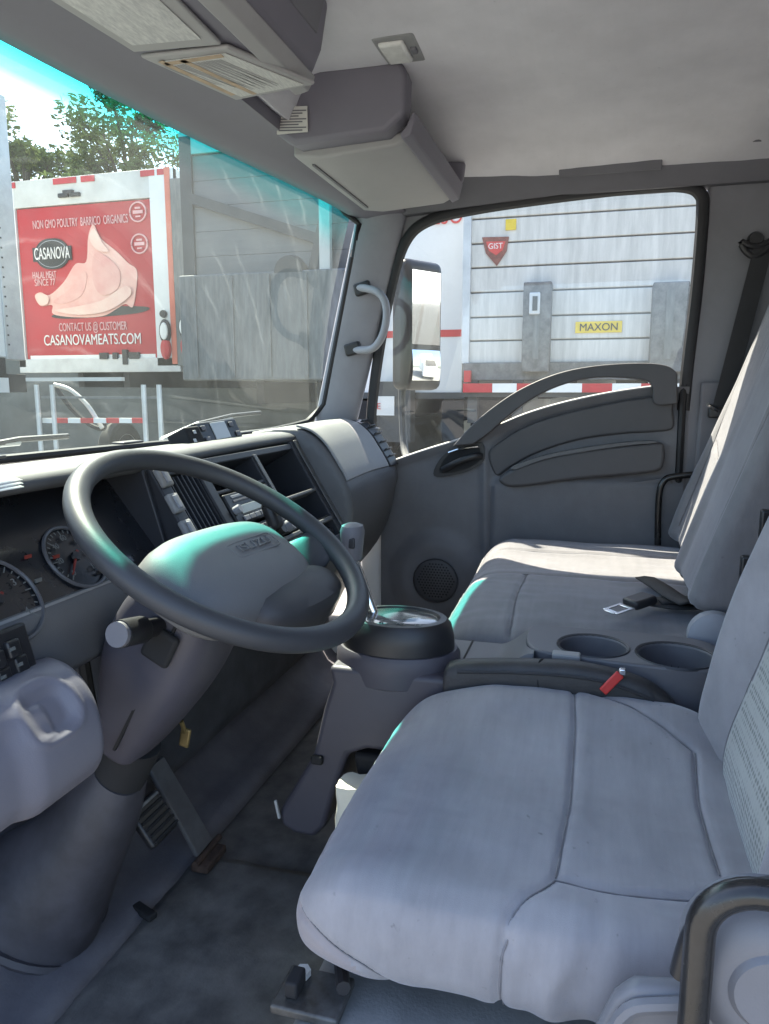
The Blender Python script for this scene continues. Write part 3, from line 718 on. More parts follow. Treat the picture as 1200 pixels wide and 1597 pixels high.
# centre stack plane
ST0 = Vector((0, .735, .770)); STB = Vector((0, .600, .545)); STU = (ST0-STB).normalized(); STN = Vector((1, 0, 0)).cross(STU)
if STN.y > 0: STN = -STN
def ons(px, py, d=0): return on(px, py, ST0 + STN*d, STN)
def plate(name, pix, m, d0, d1, parent=dash, bevel=.002):
    q = MB(); a = [ons(x_, y_, d0) for x_, y_ in pix]; q.hexa(a, STN*(d1-d0)); return q.build(name, m, parent, bevel=bevel)
def srect(name, xa, xb, ta, tb, m, d0, d1, parent=dash, bevel=.003):    # x range and distance down the slope
    q = MB(); a = [Vector((x_, 0, 0)) + Vector((0, ST0.y, ST0.z)) - STU*t_ + STN*d0 for x_, t_ in ((xa, ta), (xb, ta), (xb, tb), (xa, tb))]
    q.hexa(a, STN*(d1-d0)); return q.build(name, m, parent, bevel=bevel)
LEN = (ST0-STB).length
# body behind, then bars framing the openings
srect('stack_body', -.25, .392, .0, LEN+.03, BLACKM, -.16, -.10)
srect('stack_bar', -.25, -.215, .0, LEN, DASHD, -.10, .0)
srect('stack_bar', -.115, -.085, .0, LEN, DASHD, -.10, .002)
srect('stack_bar', .125, .150, .01, .20, DASHD, -.10, .002)
srect('stack_bar', .352, .392, -.005, LEN+.02, DASHD, -.10, .004)
srect('stack_edge', .372, .393, -.005, LEN+.02, DASH, .004, .008)
srect('stack_edge', .130, .145, .012, .20, DASH, .002, .005)
srect('stack_bar', -.215, -.115, -.0, .02, DASHD, -.10, .0)
srect('stack_bar', -.215, -.115, .165, LEN, DASHD, -.10, .0)
srect('stack_bar', -.085, .352, -.0, .016, DASHD, -.10, .003)
srect('stack_bar', -.085, .125, .070, .078, DASHD, -.10, .0)
srect('stack_bar', .150, .352, .125, .134, DASH, -.03, .004)
srect('stack_bar', .02, .352, .205, .216, DASH, -.03, .006)
srect('stack_bar', -.085, .352, LEN-.008, LEN+.02, DASHD, -.09, .004)
srect('cubby_tray', .155, .35, .20, .206, BLACKM, -.10, .0)
# three long switches left of the vent
for (a, b) in ((255, 745), (273, 785), (294, 826)):
    c = ons(a, b, .004); q = MB(); q.box(c, (.030, .012, .036), Matrix.Rotation(math.atan2(-STU.y, STU.z), 3, 'X')); s_ = q.build('dash_switch', DASHL, dash, bevel=.004)
    q = MB(); q.box(c + STN*.007, (.012, .004, .026), Matrix.Rotation(math.atan2(-STU.y, STU.z), 3, 'X')); q.build('switch_face', TRIM, s_, bevel=.002)
# air vent with vertical vanes
for k in range(7):
    x_ = -.207 + k*.0148
    srect('vent_vane', x_, x_+.004, .022, .163, DASHD, -.045, -.004, bevel=.001)
for k in range(3): srect('vent_bar', -.214, -.116, .05+.04*k, .053+.04*k, BLACK, -.055, -.048, bevel=0)
# radio
rd = srect('radio', -.078, .118, .082, .150, BLACK, -.02, .004)
srect('radio_display', -.045, .075, .112, .130, mat('radio_lcd', (.30, .33, .32), .25, .1, 8), .004, .006, rd)
srect('cassette_slot', -.055, .085, .088, .094, TRIM, .004, .006, rd)
srect('cassette_slot', -.055, .085, .098, .103, TRIMD, .004, .006, rd)
for k in range(6): srect('radio_button', -.050+.024*k, -.031+.024*k, .135, .145, TRIM, .004, .008, rd, .001)
def knob(x_, t_, r, h, m, parent):
    c = Vector((x_, ST0.y, ST0.z)) - STU*t_ + STN*.004
    q = MB(); q.lathe([(r, 0), (r, h*.7), (r*.9, h), (0, h)], c, STN, 18); return q.build('knob', m, parent)
knob(-.066, .120, .009, .014, TRIM, rd); knob(.100, .120, .009, .014, BLACK, rd)
# heater panel
hv = srect('heater_panel', -.078, .20, .156, .202, DASHD, -.02, .004)
for i in range(9): srect('heater_button', -.070+.020*i, -.054+.020*i, .162, .172, TRIM if i % 2 else TRIMD, .004, .008, hv, .001)
for i in range(4): knob(-.055+.052*i, .188, .013, .018, (BLACK, DASHL, BLACK, TRIM)[i], hv)
# radio handset hanging at the stack
hs = thing('microphone', 'small black hand microphone clipped to the centre stack behind the steering wheel', 'microphone', tuple(ons(425, 800, .03)))
c = ons(425, 803, .028)
q = MB(); q.box(c, (.038, .026, .062), Matrix.Rotation(R(-20), 3, 'X')); q.build('body', BLACK, hs, bevel=.011)
q = MB(); q.lathe([(0, .004), (.011, .004), (.012, 0)], c+Vector((0, -.014, .012)), (0, -1, 0.2), 16); q.build('grille', TRIMD, hs)
q = MB(); q.tube(catmull([c+Vector((0, .0, -.03)), c+Vector((.01, .01, -.06)), c+Vector((.05, .02, -.055)), c+Vector((.06, .05, -.01))], 6), .0035, 6); q.build('cord', BLACK, hs)

# right hand section: glove lid, body, side vent
rows = []
prof = [(.86, .795), (.80, .806), (.735, .808), (.695, .793), (.660, .762), (.632, .722), (.612, .690), (.598, .664), (.588, .640), (.584, .60), (.590, .54), (.615, .47), (.66, .40), (.72, .34), (.78, .20)]
for x in xs(.392, .845, 30):
    k_ = .02*sm(.55, .845, x)**2
    b_ = .012*sm(.78, .845, x)
    rows.append([(x, y_-k_*1.0*(z_ > .6)+b_, z_+.004*sm(.4, .6, x)) for y_, z_ in prof])
q = MB(); q.grid(rows, cap=True); q.build('passenger_panel', DASH, dash, sub=1, angle=80)
rows = []
lidp = [(.742, .8125), (.70, .800), (.664, .771), (.636, .731), (.615, .697), (.603, .674)]
lidp = [(p.x, p.y) for p in catmull([Vector((a, b, 0)) for a, b in lidp], 5)]
for x in xs(.408, .752, 24):
    k_ = .02*sm(.55, .845, x)**2
    rows.append([(x, y_-k_-.004, z_+.004*sm(.4, .6, x)+.003) for y_, z_ in lidp])
q = MB(); q.grid(rows); q.build('glove_lid', DASHL, dash, solid=.006, bevel=.002)
rows = []
for x in xs(.762, .832, 8):
    k_ = .02*sm(.55, .845, x)**2
    rows.append([(x, y_-k_-.003, z_+.005) for y_, z_ in lidp[2:]])
q = MB(); q.grid(rows); q.build('side_vent', BLACK, dash, solid=.004)
for k in range(6):
    i = 5+k*3; y_, z_ = lidp[i]
    q = MB(); q.box((.797, y_-.022, z_+.012), (.06, .010, .004), Matrix.Rotation(R(-40), 3, 'X')); q.build('vent_slat', DASHD, dash, bevel=.001)
# under dash panel in the middle
q = MB(); q.hexa([(-.25, .615, .565), (-.25, .66, .44), (-.25, .80, .40), (-.25, .80, .58)], (.66, 0, 0)); q.build('lower_panel', DASHD, dash, bevel=.015)

# devices on the dash
o = thing('tracking_device', 'black electronic box with a small grey screen and buttons on top of the dashboard', 'device', tuple(at(335, 690, 'y', .80)))
DX = (at(392, 672, 'y', .79) - at(283, 697, 'y', .80)); DX.z = .01; DX.normalize(); DN = Vector((-.25, -.90, .42)); DN = (DN - DX*DN.dot(DX)).normalized(); DY = DN.cross(DX)
if DY.z < 0: DY = -DY
dc = at(338, 675, 'y', .80)
def dev(name, u0, u1, v0, v1, d0, d1, m, bevel=.003, parent=o):
    q = MB(); q.hexa([dc + DX*a + DY*b + DN*d0 for a, b in ((u0, v0), (u1, v0), (u1, v1), (u0, v1))], DN*(d1-d0)); return q.build(name, m, parent, bevel=bevel)
dev('case', -.070, .105, -.030, .030, -.05, .0, BLACK, .006)
dev('side_bracket', -.115, -.062, -.032, .022, -.045, .004, BLACKM, .004)
dev('screen', -.012, .050, -.016, .024, .0, .002, SCREEN, .001)
for u, v_ in ((-.045, .014), (-.045, -.012), (.072, .014), (.085, -.010)): dev('button', u-.008, u+.008, v_-.006, v_+.006, 0, .004, TRIMD, .002)
for u in (-.02, 0, .02, .04): dev('soft_key', u-.006, u+.006, -.027, -.021, 0, .003, TRIMD, .001)
for u, v_ in ((-.10, -.01), (-.088, .008), (-.085, -.02)): dev('bracket_screw', u-.005, u+.005, v_-.004, v_+.004, .004, .006, ALU, .001)
o = thing('paper_bundle', 'folded white papers lying on the dashboard at the far left', 'papers', tuple(at(20, 757, 'z', .80)))
pc = at(12, 757, 'z', .80)
for k in range(3):
    rows = []
    for i in range(9):
        rows.append([(pc.x - .12 + .155*i/8 + .006*k, pc.y + .10 - .09*j/6 + .006*k*(i/8), .794 + .003*k + .007*math.sin(math.pi*j/6)*(1+.3*math.sin(i*.9+k))) for j in range(7)])
    q = MB(); q.grid(rows); q.build('sheet', WHITE, o, solid=.001)

# wipers outside
def wiper(label, p0, p1, p2):
    o = thing('windshield_wiper', label, 'wiper', tuple(p0), 'windshield wipers')
    q = MB(); q.tube([p0, (p0+p1)/2+Vector((0, 0, .012)), p1], [.010, .008, .006], 8); q.build('arm', ALU, o)
    q = MB(); d = (p2-p1)
    q.tube([p1-d*.55, p1+Vector((0, 0, .006)), p1+d*.55], .006, 8); q.build('blade', BLACK, o)
wiper('light wiper arm and blade resting at the right foot of the windshield', Vector((.30, 1.06, .775)), Vector((.56, 1.0, .825)), Vector((.80, .95, .845)))
wiper('wiper resting at the foot of the windshield in front of the steering wheel', Vector((-.45, 1.13, .775)), Vector((-.15, 1.09, .80)), Vector((.08, 1.07, .81)))

# =================================================================== STEERING
WC = Vector((-.417, .50, .689)); WA = .543; WY = -.113
WN = Vector((math.sin(WY)*math.sin(WA), -math.cos(WY)*math.sin(WA), math.cos(WA))); WU = Vector((math.cos(WY), math.sin(WY), 0)); WV = WN.cross(WU)
def W(u, v, h): return WC + WU*u + WV*v + WN*h
sw_ = thing('steering_wheel', 'large dark steering wheel with grey hub pad', 'steering wheel', tuple(WC))
q = MB(); rows = []
for k in range(96):
    a = 2*math.pi*k/96; c = W(.21*math.cos(a), .21*math.sin(a), 0); rad = WU*math.cos(a) + WV*math.sin(a)
    r_ = []
    for j in range(16):
        b = 2*math.pi*j/16; r_.append(c + rad*(.0170*math.cos(b)) + WN*(.0160*math.sin(b) - .0015*(1 if 4 < j % 16 < 0 else 0)))
    rows.append(r_)
q.grid(rows, cu=True, cv=True); q.build('rim', RIMM, sw_)
def supel(u, v, a, b, n, N=56, skew=0):
    out = []
    for k in range(N):
        t = 2*math.pi*k/N; cs, sn = math.cos(t), math.sin(t)
        out.append((u + a*math.copysign(abs(cs)**(2/n), cs)*(1 - skew*sn), v + b*math.copysign(abs(sn)**(2/n), sn)))
    return out
base = supel(.0, -.035, .150, .088, 3.0, skew=-.12)
cu_, cv_ = 0.0, -.035
def ring(s, h, crown=0): return [W(cu_+(u-cu_)*s, cv_+(v-cv_)*s, h + crown) for u, v in base]
q = MB(); q.grid([ring(.86, -.075), ring(1.0, -.06), ring(1.02, -.045), ring(.985, -.026), ring(.93, -.014), ring(.80, -.003), ring(.6, .005), ring(.35, .009), ring(.12, .010)], cv=True, cap=True); hubp = q.build('hub_pad', PAD, sw_, angle=80)
# darker lower half of the pad
q = MB(); lo = supel(.045, -.118, .105, .040, 2.4)
q.grid([[W(.045+(u-.045)*s, -.118+(v+.118)*s, h) for u, v in lo] for s, h in ((1.08, -.07), (1.06, -.03), (1.0, -.016), (.88, -.008), (.5, -.003), (.1, -.002))], cv=True, cap=True); q.build('pad_lower', PADD, sw_)
# spokes
def spoke(p, w_, name='spoke'):
    rows = []
    pts = catmull([W(*x_) for x_ in p], 6)
    for i, c in enumerate(pts):
        t = (pts[min(i+1, len(pts)-1)] - pts[max(i-1, 0)]).normalized(); s_ = WN.cross(t).normalized(); ww = w_[0] + (w_[1]-w_[0])*i/(len(pts)-1)
        if i > len(pts)-6: ww += .004*(i-len(pts)+6)
        th = .011
        rows.append([c + s_*(ww*math.copysign(abs(math.cos(b))**.7, math.cos(b))) + WN*(th*math.sin(b)) for b in [2*math.pi*k/14 for k in range(14)]])
    q = MB(); q.grid(rows, cv=True, cap=True); q.build(name, RIMM, sw_)
spoke([(.10, -.05, -.050), (.15, -.055, -.035), (.185, -.06, -.012), (.198, -.066, 0)], (.045, .030))
spoke([(-.10, -.05, -.050), (-.15, -.055, -.035), (-.185, -.06, -.012), (-.198, -.066, 0)], (.045, .030))
q = MB(); q.add([W(u, v, .0105) for u, v in supel(.035, .012, .062, .013, 8, 24)] + [W(u, v, .002) for u, v in supel(.035, .012, .064, .014, 8, 24)], [tuple(range(24))] + [(i, (i+1) % 24, (i+1) % 24+24, i+24) for i in range(24)])
text('ISUZU', 'emblem_lettering', PAD, W(.022, -.030, .0108), .020, sw_, X=WU, Y=WV, ext=.0014, width=.080)
q = MB(); q.tube([W(u, v, .0092) for u, v in supel(.022, -.030, .054, .015, 8, 32)], .0011, 5, closed=True); q.build('emblem_frame', PAD, sw_)

# column: shroud, stalks, lower tube
colm = thing('steering_column', 'dark grey angled steering column shroud with stalks', 'steering column', tuple(W(0, 0, -.3)))
CD = Vector((0, .46, -.888)).normalized()                     # runs forward and down
CS = Vector((1, 0, 0)); CT = CD.cross(CS).normalized()
if CT.y > 0: CT = -CT                                        # toward the driver
def colsec(s, hw, up_, dn): 
    c = Vector((-.432, .515, .655)) + CD*s
    return [c + CS*(hw*a) + CT*(b) for a, b in ((-1, -dn*.6), (-1, up_*.5), (-.72, up_), (.72, up_), (1, up_*.5), (1, -dn*.6), (.7, -dn), (-.7, -dn))]
q = MB(); q.grid([colsec(.035, .066, .045, .050), colsec(.045, .074, .055, .065), colsec(.08, .080, .070, .09), colsec(.15, .080, .072, .10), colsec(.22, .074, .060, .085), colsec(.29, .062, .042, .055), colsec(.33, .052, .028, .045), colsec(.34, .045, .022, .04)], cv=True, cap=True)
q.build('shroud', SHROUD, colm, sub=2)
q = MB(); q.tube([Vector((-.432, .515, .655)) + CD*.32, Vector((-.432, .515, .655)) + CD*.40], .042, 20); q.build('collar', BLACKM, colm)
q = MB(); c = Vector((-.432, .515, .655))
q.hexa([c + CD*.02 + CS*-.0775 + CT*.020, c + CD*.30 + CS*-.062 + CT*.004, c + CD*.30 + CS*-.062 + CT*.000, c + CD*.02 + CS*-.0775 + CT*.016], CS*-.005); q.build('shroud_joint', BLACKM, colm)
# stalk with round grey end
q = MB(); sp0 = Vector((-.505, .56, .585)); sp1 = at(182, 990, 'x', -.600)
q.tube([sp0, sp0.lerp(sp1, .45)], .013, 14); q.build('stalk_arm', BLACK, colm)
q = MB(); q.tube([sp0.lerp(sp1, .40), sp0.lerp(sp1, .46), sp0.lerp(sp1, .94)], [.015, .018, .018], 18); q.build('stalk_grip', BLACK, colm)
q = MB(); q.tube([sp0.lerp(sp1, .93), sp0.lerp(sp1, 1.0)], [.0165, .0160], 20); q.build('stalk_end', TRIMD, colm)
q = MB(); q.box(at(250, 1008, 'x', -.516), (.012, .045, .05), Matrix.Rotation(R(28), 3, 'X')); q.build('stalk_socket', BLACKM, colm, bevel=.006)
# stalk on the far side
q = MB(); q.tube([Vector((-.36, .55, .60)), Vector((-.27, .54, .62)), Vector((-.20, .535, .63))], [.010, .010, .014], 12); q.build('stalk_arm', BLACK, colm)
# ignition key
o = thing('ignition_key', 'small brass key hanging below the steering column', 'key', tuple(at(290, 1150, 'x', -.36)))
BRASS = mat('brass', (.22, .17, .08), .5, .2, 20, metal=.8)
q = MB(); q.box(at(289, 1150, 'x', -.36), (.006, .018, .034), Matrix.Rotation(R(12), 3, 'X')); q.build('bow', BRASS, o, bevel=.004)
q = MB(); q.tube([at(289, 1142, 'x', -.36), at(283, 1125, 'x', -.37)], .004, 6); q.build('shank', BRASS, o)

# rubber boot at the column foot
o = thing('column_boot', 'dark rubber boot flaring round the foot of the steering column', 'boot', (-.45, .82, .1))
rows = []
top = Vector((-.432, .515, .655)) + CD*.385; bot = Vector((-.462, .862, .075))
for i in range(22):
    t = i/21; c = top.lerp(bot, t) + Vector((0, -.02*math.sin(math.pi*t), 0))
    r1 = .044 + .062*t**1.2; r2 = .044 + .080*t**1.2
    if t > .93: r1 *= 1.05; r2 *= 1.05
    ax = (bot-top).normalized(); A_ = Vector((1, 0, 0)); B_ = ax.cross(A_).normalized()
    fold = .003*math.sin(t*9)
    rows.append([c + A_*((r1+fold)*math.cos(a)) + B_*((r2+fold)*math.sin(a))*(1+.05*math.sin(3*a+t*2)) for a in [2*math.pi*k/40 for k in range(40)]])
q = MB(); q.grid(rows, cv=True, cap=True); q.build('gaiter', RUBBER, o)
q = MB(); q.tube([p + Vector((0, 0, 0)) for p in rows[-2]], .009, 6, closed=True); q.build('base_flange', RUBBER, o)
# pedals
o = thing('accelerator_pedal', 'long flat metal accelerator pedal leaning forward from a rusty floor hinge', 'pedal', tuple(at(325, 1325, 'z', .05)))
a0 = at(322, 1322, 'z', .045); a1 = at(245, 1188, 'y', a0.y+.085)
d_ = (a1-a0).normalized(); s_ = Vector((1, 0, 0))
q = MB(); q.hexa([a0 - s_*.028, a0 + s_*.028, a1 + s_*.024, a1 - s_*.024], d_.cross(s_)*.010); q.build('pedal_plate', mat('pedal_grey', (.10, .10, .105), .6, .2, 20), o, bevel=.003)
q = MB(); q.box(a0 + Vector((.005, -.002, -.024)), (.075, .036, .016)); q.build('hinge_bracket', RUST, o, bevel=.004)
q = MB(); q.tube([a0 + Vector((-.042, 0, -.008)), a0+Vector((.05, 0, -.008))], .006, 10); q.build('hinge_pin', RUST, o)
o = thing('brake_pedal', 'ribbed brake pedal pad half hidden behind the rubber boot', 'pedal', tuple(at(235, 1280, 'x', -.36)))
BRKR = mat('worn_rib', (.20, .20, .20), .5, .3, 30)
bc = at(238, 1278, 'x', -.345); MR = Matrix.Rotation(R(-38), 3, 'X')
q = MB(); q.box(bc, (.075, .016, .075), MR); q.build('pad', BLACK, o, bevel=.006)
for k in range(6):
    q = MB(); q.box(bc + MR @ Vector((0, -.010, -.030+.012*k)), (.068, .005, .005), MR); q.build('rib', BRKR if k == 5 else BLACKM, o, bevel=.001)
q = MB(); q.tube([bc + Vector((0, .01, 0)), bc + Vector((.0, .10, .12)), bc+Vector((.0, .12, .30))], .010, 8); q.build('pedal_arm', BLACKM, o)

# =================================================================== SHIFT CONSOLE
o = thing('shift_console', 'grey shifter console with a dark oval pod on top and a pedestal leg', 'console', (-.12, .4, 0))
side = [(.430, .43), (.424, .40), (.440, .35), (.462, .258), (.530, .140), (.526, .112), (.500, .100), (.462, .098), (.440, .125), (.418, .205), (.395, .270), (.36, .285), (.215, .285), (.215, .43)]
q = MB(); q.hexa([(-.205, y_, z_) for y_, z_ in side], (.175, 0, 0)); q.build('pedestal', SHROUD, o, bevel=.010, seg=4)
q = MB(); q.hexa([(-.198, .39, .27), (-.198, .215, .27), (-.198, .215, .12), (-.198, .36, .12)], (.16, 0, 0)); q.build('inner_box', BLACKM, o, bevel=.01)
c = Vector((-.128, .325, .44))
def oval(s, z, a=.108, b=.082): return [Vector((c.x + b*s*math.cos(t)*1.0, c.y + a*s*math.sin(t), z)) for t in [2*math.pi*k/48 for k in range(48)]]
q = MB(); q.grid([oval(.90, .395), oval(1.0, .40), oval(1.04, .425), oval(1.03, .447), oval(.98, .455), oval(.9, .455)], cv=True, cap=True); q.build('skirt', SHROUD, o)
q = MB(); q.grid([oval(.94, .450), oval(.93, .475), oval(.88, .497), oval(.80, .506), oval(.70, .507), oval(.66, .502), oval(.3, .500)], cv=True, cap=True); q.build('pod', BLACK, o)
GLOSS = mat('gate_plate', (.10, .105, .11), .12, .1, 9, coat=.7)
q = MB(); q.grid([oval(.66, .503), oval(.60, .5055), oval(.2, .506)], cv=True, cap=True); q.build('gate_plate', GLOSS, o)
for k, s_ in enumerate('PRND'): text(s_, 'gear_letter', TICK, (c.x-.045, c.y+.05-.032*k, .5070), .016, o, X=(0, -1, 0), Y=(1, 0, 0))
q = MB(); q.box(at(495, 1185, 'x', -.209), (.012, .022, .016)); q.build('screw_recess', BLACKM, o, bevel=.004)
q = MB(); q.box(at(433, 1262, 'x', -.212), (.005, .005, .035), Matrix.Rotation(R(-12), 3, 'X')); q.build('clip', ALU, o, bevel=.001)
o = thing('sunlit_patch', 'cream block standing in for a sunlit patch behind the console leg', 'sunlit patch', (-.245, .372, 0))  # made-up block, its cream colour stands for a sunlit patch
rows = []
for i in range(16):
    t = i/15; z_ = .012 + .235*t; r_ = []
    for (u_, v_) in supel_(.034 - .006*t, .042 - .016*t, 5, 28):
        r_.append((-.246 + u_ + .003*noise.noise(Vector((v_*60, z_*30, 1))), .368 + v_ + .005*noise.noise(Vector((u_*60, z_*30, 5))), z_ + .004*noise.noise(Vector((u_*90, v_*90, 2)))))
    rows.append(r_)
q = MB(); q.grid(rows, cv=True, cap=True); q.build('body', mat('sunlit_cream', (.78, .75, .64), .75, .06, 14, .3, 60), o, angle=30)
# gear lever
o = thing('gear_lever', 'grey gear lever knob rising behind the steering wheel rim', 'gear lever', (-.11, .39, .50))
kc = at(550, 838, 'x', -.10)
q = MB(); q.tube([Vector((-.11, .375, .500)), kc + Vector((0, 0, -.035))], .009, 10); q.build('shaft', CHROME, o)
q = MB(); rows = []
for s, h in ((.010, -.045), (.017, -.04), (.019, -.02), (.021, 0), (.022, .012), (.019, .022), (.010, .026)):
    rows.append([kc + Vector((s*1.25*math.cos(t), s*1.0*math.sin(t), h)) for t in [2*math.pi*k/20 for k in range(20)]])
q.grid(rows, cv=True, cap=True); q.build('knob', TRIMD, o)
q = MB(); q.box(kc + Vector((-.022, -.006, -.006)), (.008, .012, .02)); q.build('release_button', DASHD, o, bevel=.003)

# =================================================================== SEATS
THREAD = mat('seam_thread', (.185, .178, .190), .9, .2, 40)
def noise3(p, s, o_=0): return noise.noise(Vector((p[0]*s+o_, p[1]*s, p[2]*s)))
def seg_dist(P, seams):
    d = np.full(len(P), 9.0)
    for s in seams:
        for a, b in zip(s, s[1:]):
            a = np.array(a); b = np.array(b); ab = b-a; t = np.clip(((P-a)@ab)/(ab@ab+1e-12), 0, 1)
            d = np.minimum(d, np.linalg.norm(P - (a + t[:, None]*ab), axis=1))
    return d
def soft(name, rows, m, parent, seams=(), depth=.007, sig=.005, wr=0, split=None, gather=None):
    """lofted cushion: closed sections, seams pressed in, cloth wrinkles"""
    q = MB(); q.grid(rows, cv=True, cap=True)
    V = np.array(q.v); n_u, n_v = len(rows), len(rows[0])
    G = V.reshape(n_u, n_v, 3)
    du = np.gradient(G, axis=0); dv = np.roll(G, -1, 1) - np.roll(G, 1, 1)
    N = np.cross(du, dv); N /= (np.linalg.norm(N, axis=2, keepdims=True) + 1e-9)
    cen = G.mean(axis=1, keepdims=True)
    sgn = np.sign(((G-cen)*N).sum(axis=2).mean()); N = (N*sgn).reshape(-1, 3)
    if len(seams):
        d = np.full(len(V), 9.0)
        for sm_ in seams:
            dims, pts_, test = sm_
            Q = V.copy(); drop = [i for i in range(3) if 'xyz'[i] not in dims]; Q[:, drop] = 0
            P_ = [tuple(0 if i in drop else p[i] for i in range(3)) for p in pts_]
            dd = seg_dist(Q, [P_]); dd[~test(V, N)] = 9; d = np.minimum(d, dd)
        V = V - N*(depth*np.exp(-(d/sig)**2))[:, None] + N*(depth*.22*np.exp(-((d-.014)/.010)**2))[:, None]
    if wr:
        w_ = np.array([noise3(p, 9, 1.3)*.6 + noise3((p[0]*2.4, p[1]*.7, p[2]), 20, 4)*.25 for p in V])
        if gather is not None: w_ = w_ + gather(V)
        V = V + N*(w_*wr)[:, None]
    q.v = [tuple(p) for p in V]
    for dims, pts_, test in seams:
        ok = np.where(test(V, N))[0]
        if len(ok) < 5: continue
        keep = [i for i in range(3) if 'xyz'[i] in dims]; Vk = V[ok][:, keep]; line = []
        for a, b in zip(pts_, pts_[1:]):
            L_ = max(1, int(np.linalg.norm(np.array(a)-np.array(b))/.004))
            for t in range(L_):
                p = np.array(a) + (np.array(b)-np.array(a))*t/L_
                dd = ((Vk - p[keep])**2).sum(axis=1); k4 = np.argsort(dd)[:6]
                if dd[k4[0]] > .012**2: continue
                c_ = V[ok[k4]].mean(axis=0); nn_ = N[ok[k4]].mean(axis=0)
                for kk in keep: c_[kk] = p[kk]
                line.append(c_ + nn_*.0003)
        if len(line) > 6:
            A = np.array(line); B = A.copy()
            for _ in range(3): B[1:-1] = (A[:-2] + A[1:-1] + A[2:])/3; A = B.copy()
            z_ = MB(); z_.tube([Vector(p) for p in B], .0009, 5); z_.build('seam_stitch', THREAD, parent)
    if split:
        parts = {}
        for f_ in q.f:
            c = V[list(f_)].mean(axis=0); k = split(c); parts.setdefault(k, []).append(f_)
        res = []
        for k, fs in parts.items():
            used = sorted({i for f_ in fs for i in f_}); mp = {i: j for j, i in enumerate(used)}
            z = MB(); z.v = [q.v[i] for i in used]; z.f = [tuple(mp[i] for i in f_) for f_ in fs]
            res.append(z.build(k[0], k[1], parent, angle=80))
        return res
    return q.build(name, m, parent, angle=80)

BRK = mat('bracket_steel', (.12, .12, .12), .5, .4, 30, .3, 80, metal=.4, c2=(.05, .045, .04))
def resample(P, n):
    P = np.array(P); D = np.linalg.norm(np.roll(P, -1, 0)-P, axis=1); S_ = np.concatenate([[0], np.cumsum(D)]); Q = np.vstack([P, P[:1]])
    t = np.linspace(0, S_[-1], n, endpoint=False); return [tuple(np.interp(ti, S_, Q[:, k]) for k in range(P.shape[1])) for ti in t]
# ---- driver seat
ds = thing('driver_seat', 'light grey velour driver seat in the foreground with pressed seams', 'seat', (-.46, .05, .13))
NP = 260
def cushion_rows():
    rows = []
    ys = [.298 - .52*((1-math.cos(math.pi*i/190*.92))/2)/((1-math.cos(math.pi*.92))/2) for i in range(191)]
    for y in ys:
        f_ = min(1, max(0, (y-.215)/.083)); rn = 1-math.sqrt(max(0, 1-f_**2))
        wN = .250 - .050*rn - .012*sm(.05, -.2, y); wF = .262 - .045*rn
        zt = .394 - .052*rn - .004*sm(.25, -.2, y); zb = .262 + .026*rn
        zc = (zt+zb)/2; hh = (zt-zb)/2; f_ = f_*.9
        r_ = []
        for k in range(720):
            a = 2*math.pi*(k+.5)/720; cs, sn = math.cos(a), math.sin(a)
            ex = (2/4.2 if cs > 0 else 2/3.3)
            ww = wF if cs > 0 else wN
            x = -.455 + ww*math.copysign(abs(cs)**ex, cs); z = zc + hh*math.copysign(abs(sn)**ex, sn)
            if sn > 0:
                s = (x+.455)
                z += (.018*sm(.14, .22, abs(s)) - .010*math.exp(-(s/.16)**2)*sm(.10, -.05, y))*sm(.32, .24, y)*min(1, sn*2.5)
                z += .042*sm(.30, .12, y)*sm(.02, .24, s)*min(1, sn*2)*sm(-.26, -.12, y)   # far bolster rises to the back
            else:
                x += .010*sn*math.copysign(1, cs)          # tuck under
            r_.append((x, y, z))
        rows.append(resample(r_, NP))
    cc = np.array(rows[0]).mean(axis=0); first = np.array(rows[0])
    extra = [[tuple(p) for p in cc + (first-cc)*k_ + np.array([0, dy, 0])] for k_, dy in ((.35, .0125), (.7, .0105), (.88, .0065), (.96, .003))]
    return extra + rows
def top(px, py, z): p = at(px, py, 'z', z); return (p.x, p.y, p.z)
s_cross = [(.0-.205, .018, .398), (-.30, .012, .384), (-.45, .012, .378), (-.612, .022, .390)]
s_near = [(-.612, .022, .39), (-.612, -.04, .39), (-.60, -.10, .39), (-.585, -.16, .39), (-.58, -.22, .39)]
s_far = [(-.17, .09, .39), (-.205, .018, .40), (-.235, -.04, .40), (-.275, -.105, .395), (-.31, -.15, .39)]
s_back = [(-.31, -.15, .385), (-.40, -.145, .378), (-.55, -.15, .38)]
s_side = [(-.612, .022, .392), (-.640, .036, .388), (-.665, .052, .38), (-.685, .062, .37), (-.70, .067, .355), (-.706, .068, .34), (-.706, .068, .26)]
TOPT = lambda V, N: N[:, 2] > .25
FRT = lambda V, N: N[:, 1] > .15
sides = [('xy', s_, TOPT) for s_ in (s_cross, s_near, s_far, s_back)] + [('xy', s_side[:5], lambda V, N: (N[:, 2] > .02) & (V[:, 2] > .33)), ('yz', s_side[3:], lambda V, N: (N[:, 0] < .0) & (V[:, 0] < -.66)), ('yz', [(0, .288, .340), (0, .27, .335), (0, .21, .312), (0, .165, .28)], lambda V, N: (N[:, 0] < -.2) & (V[:, 0] < -.5))]
def sidepanel(c):
    # lower front side panel, in a plainer cloth
    lim = .352 - .30*max(0, .315-c[1]) - .7*max(0, .24-c[1])
    return ('side_panel', FABP) if (c[0] < -.50 and c[2] < lim and c[1] > .12) else ('cushion', FAB)
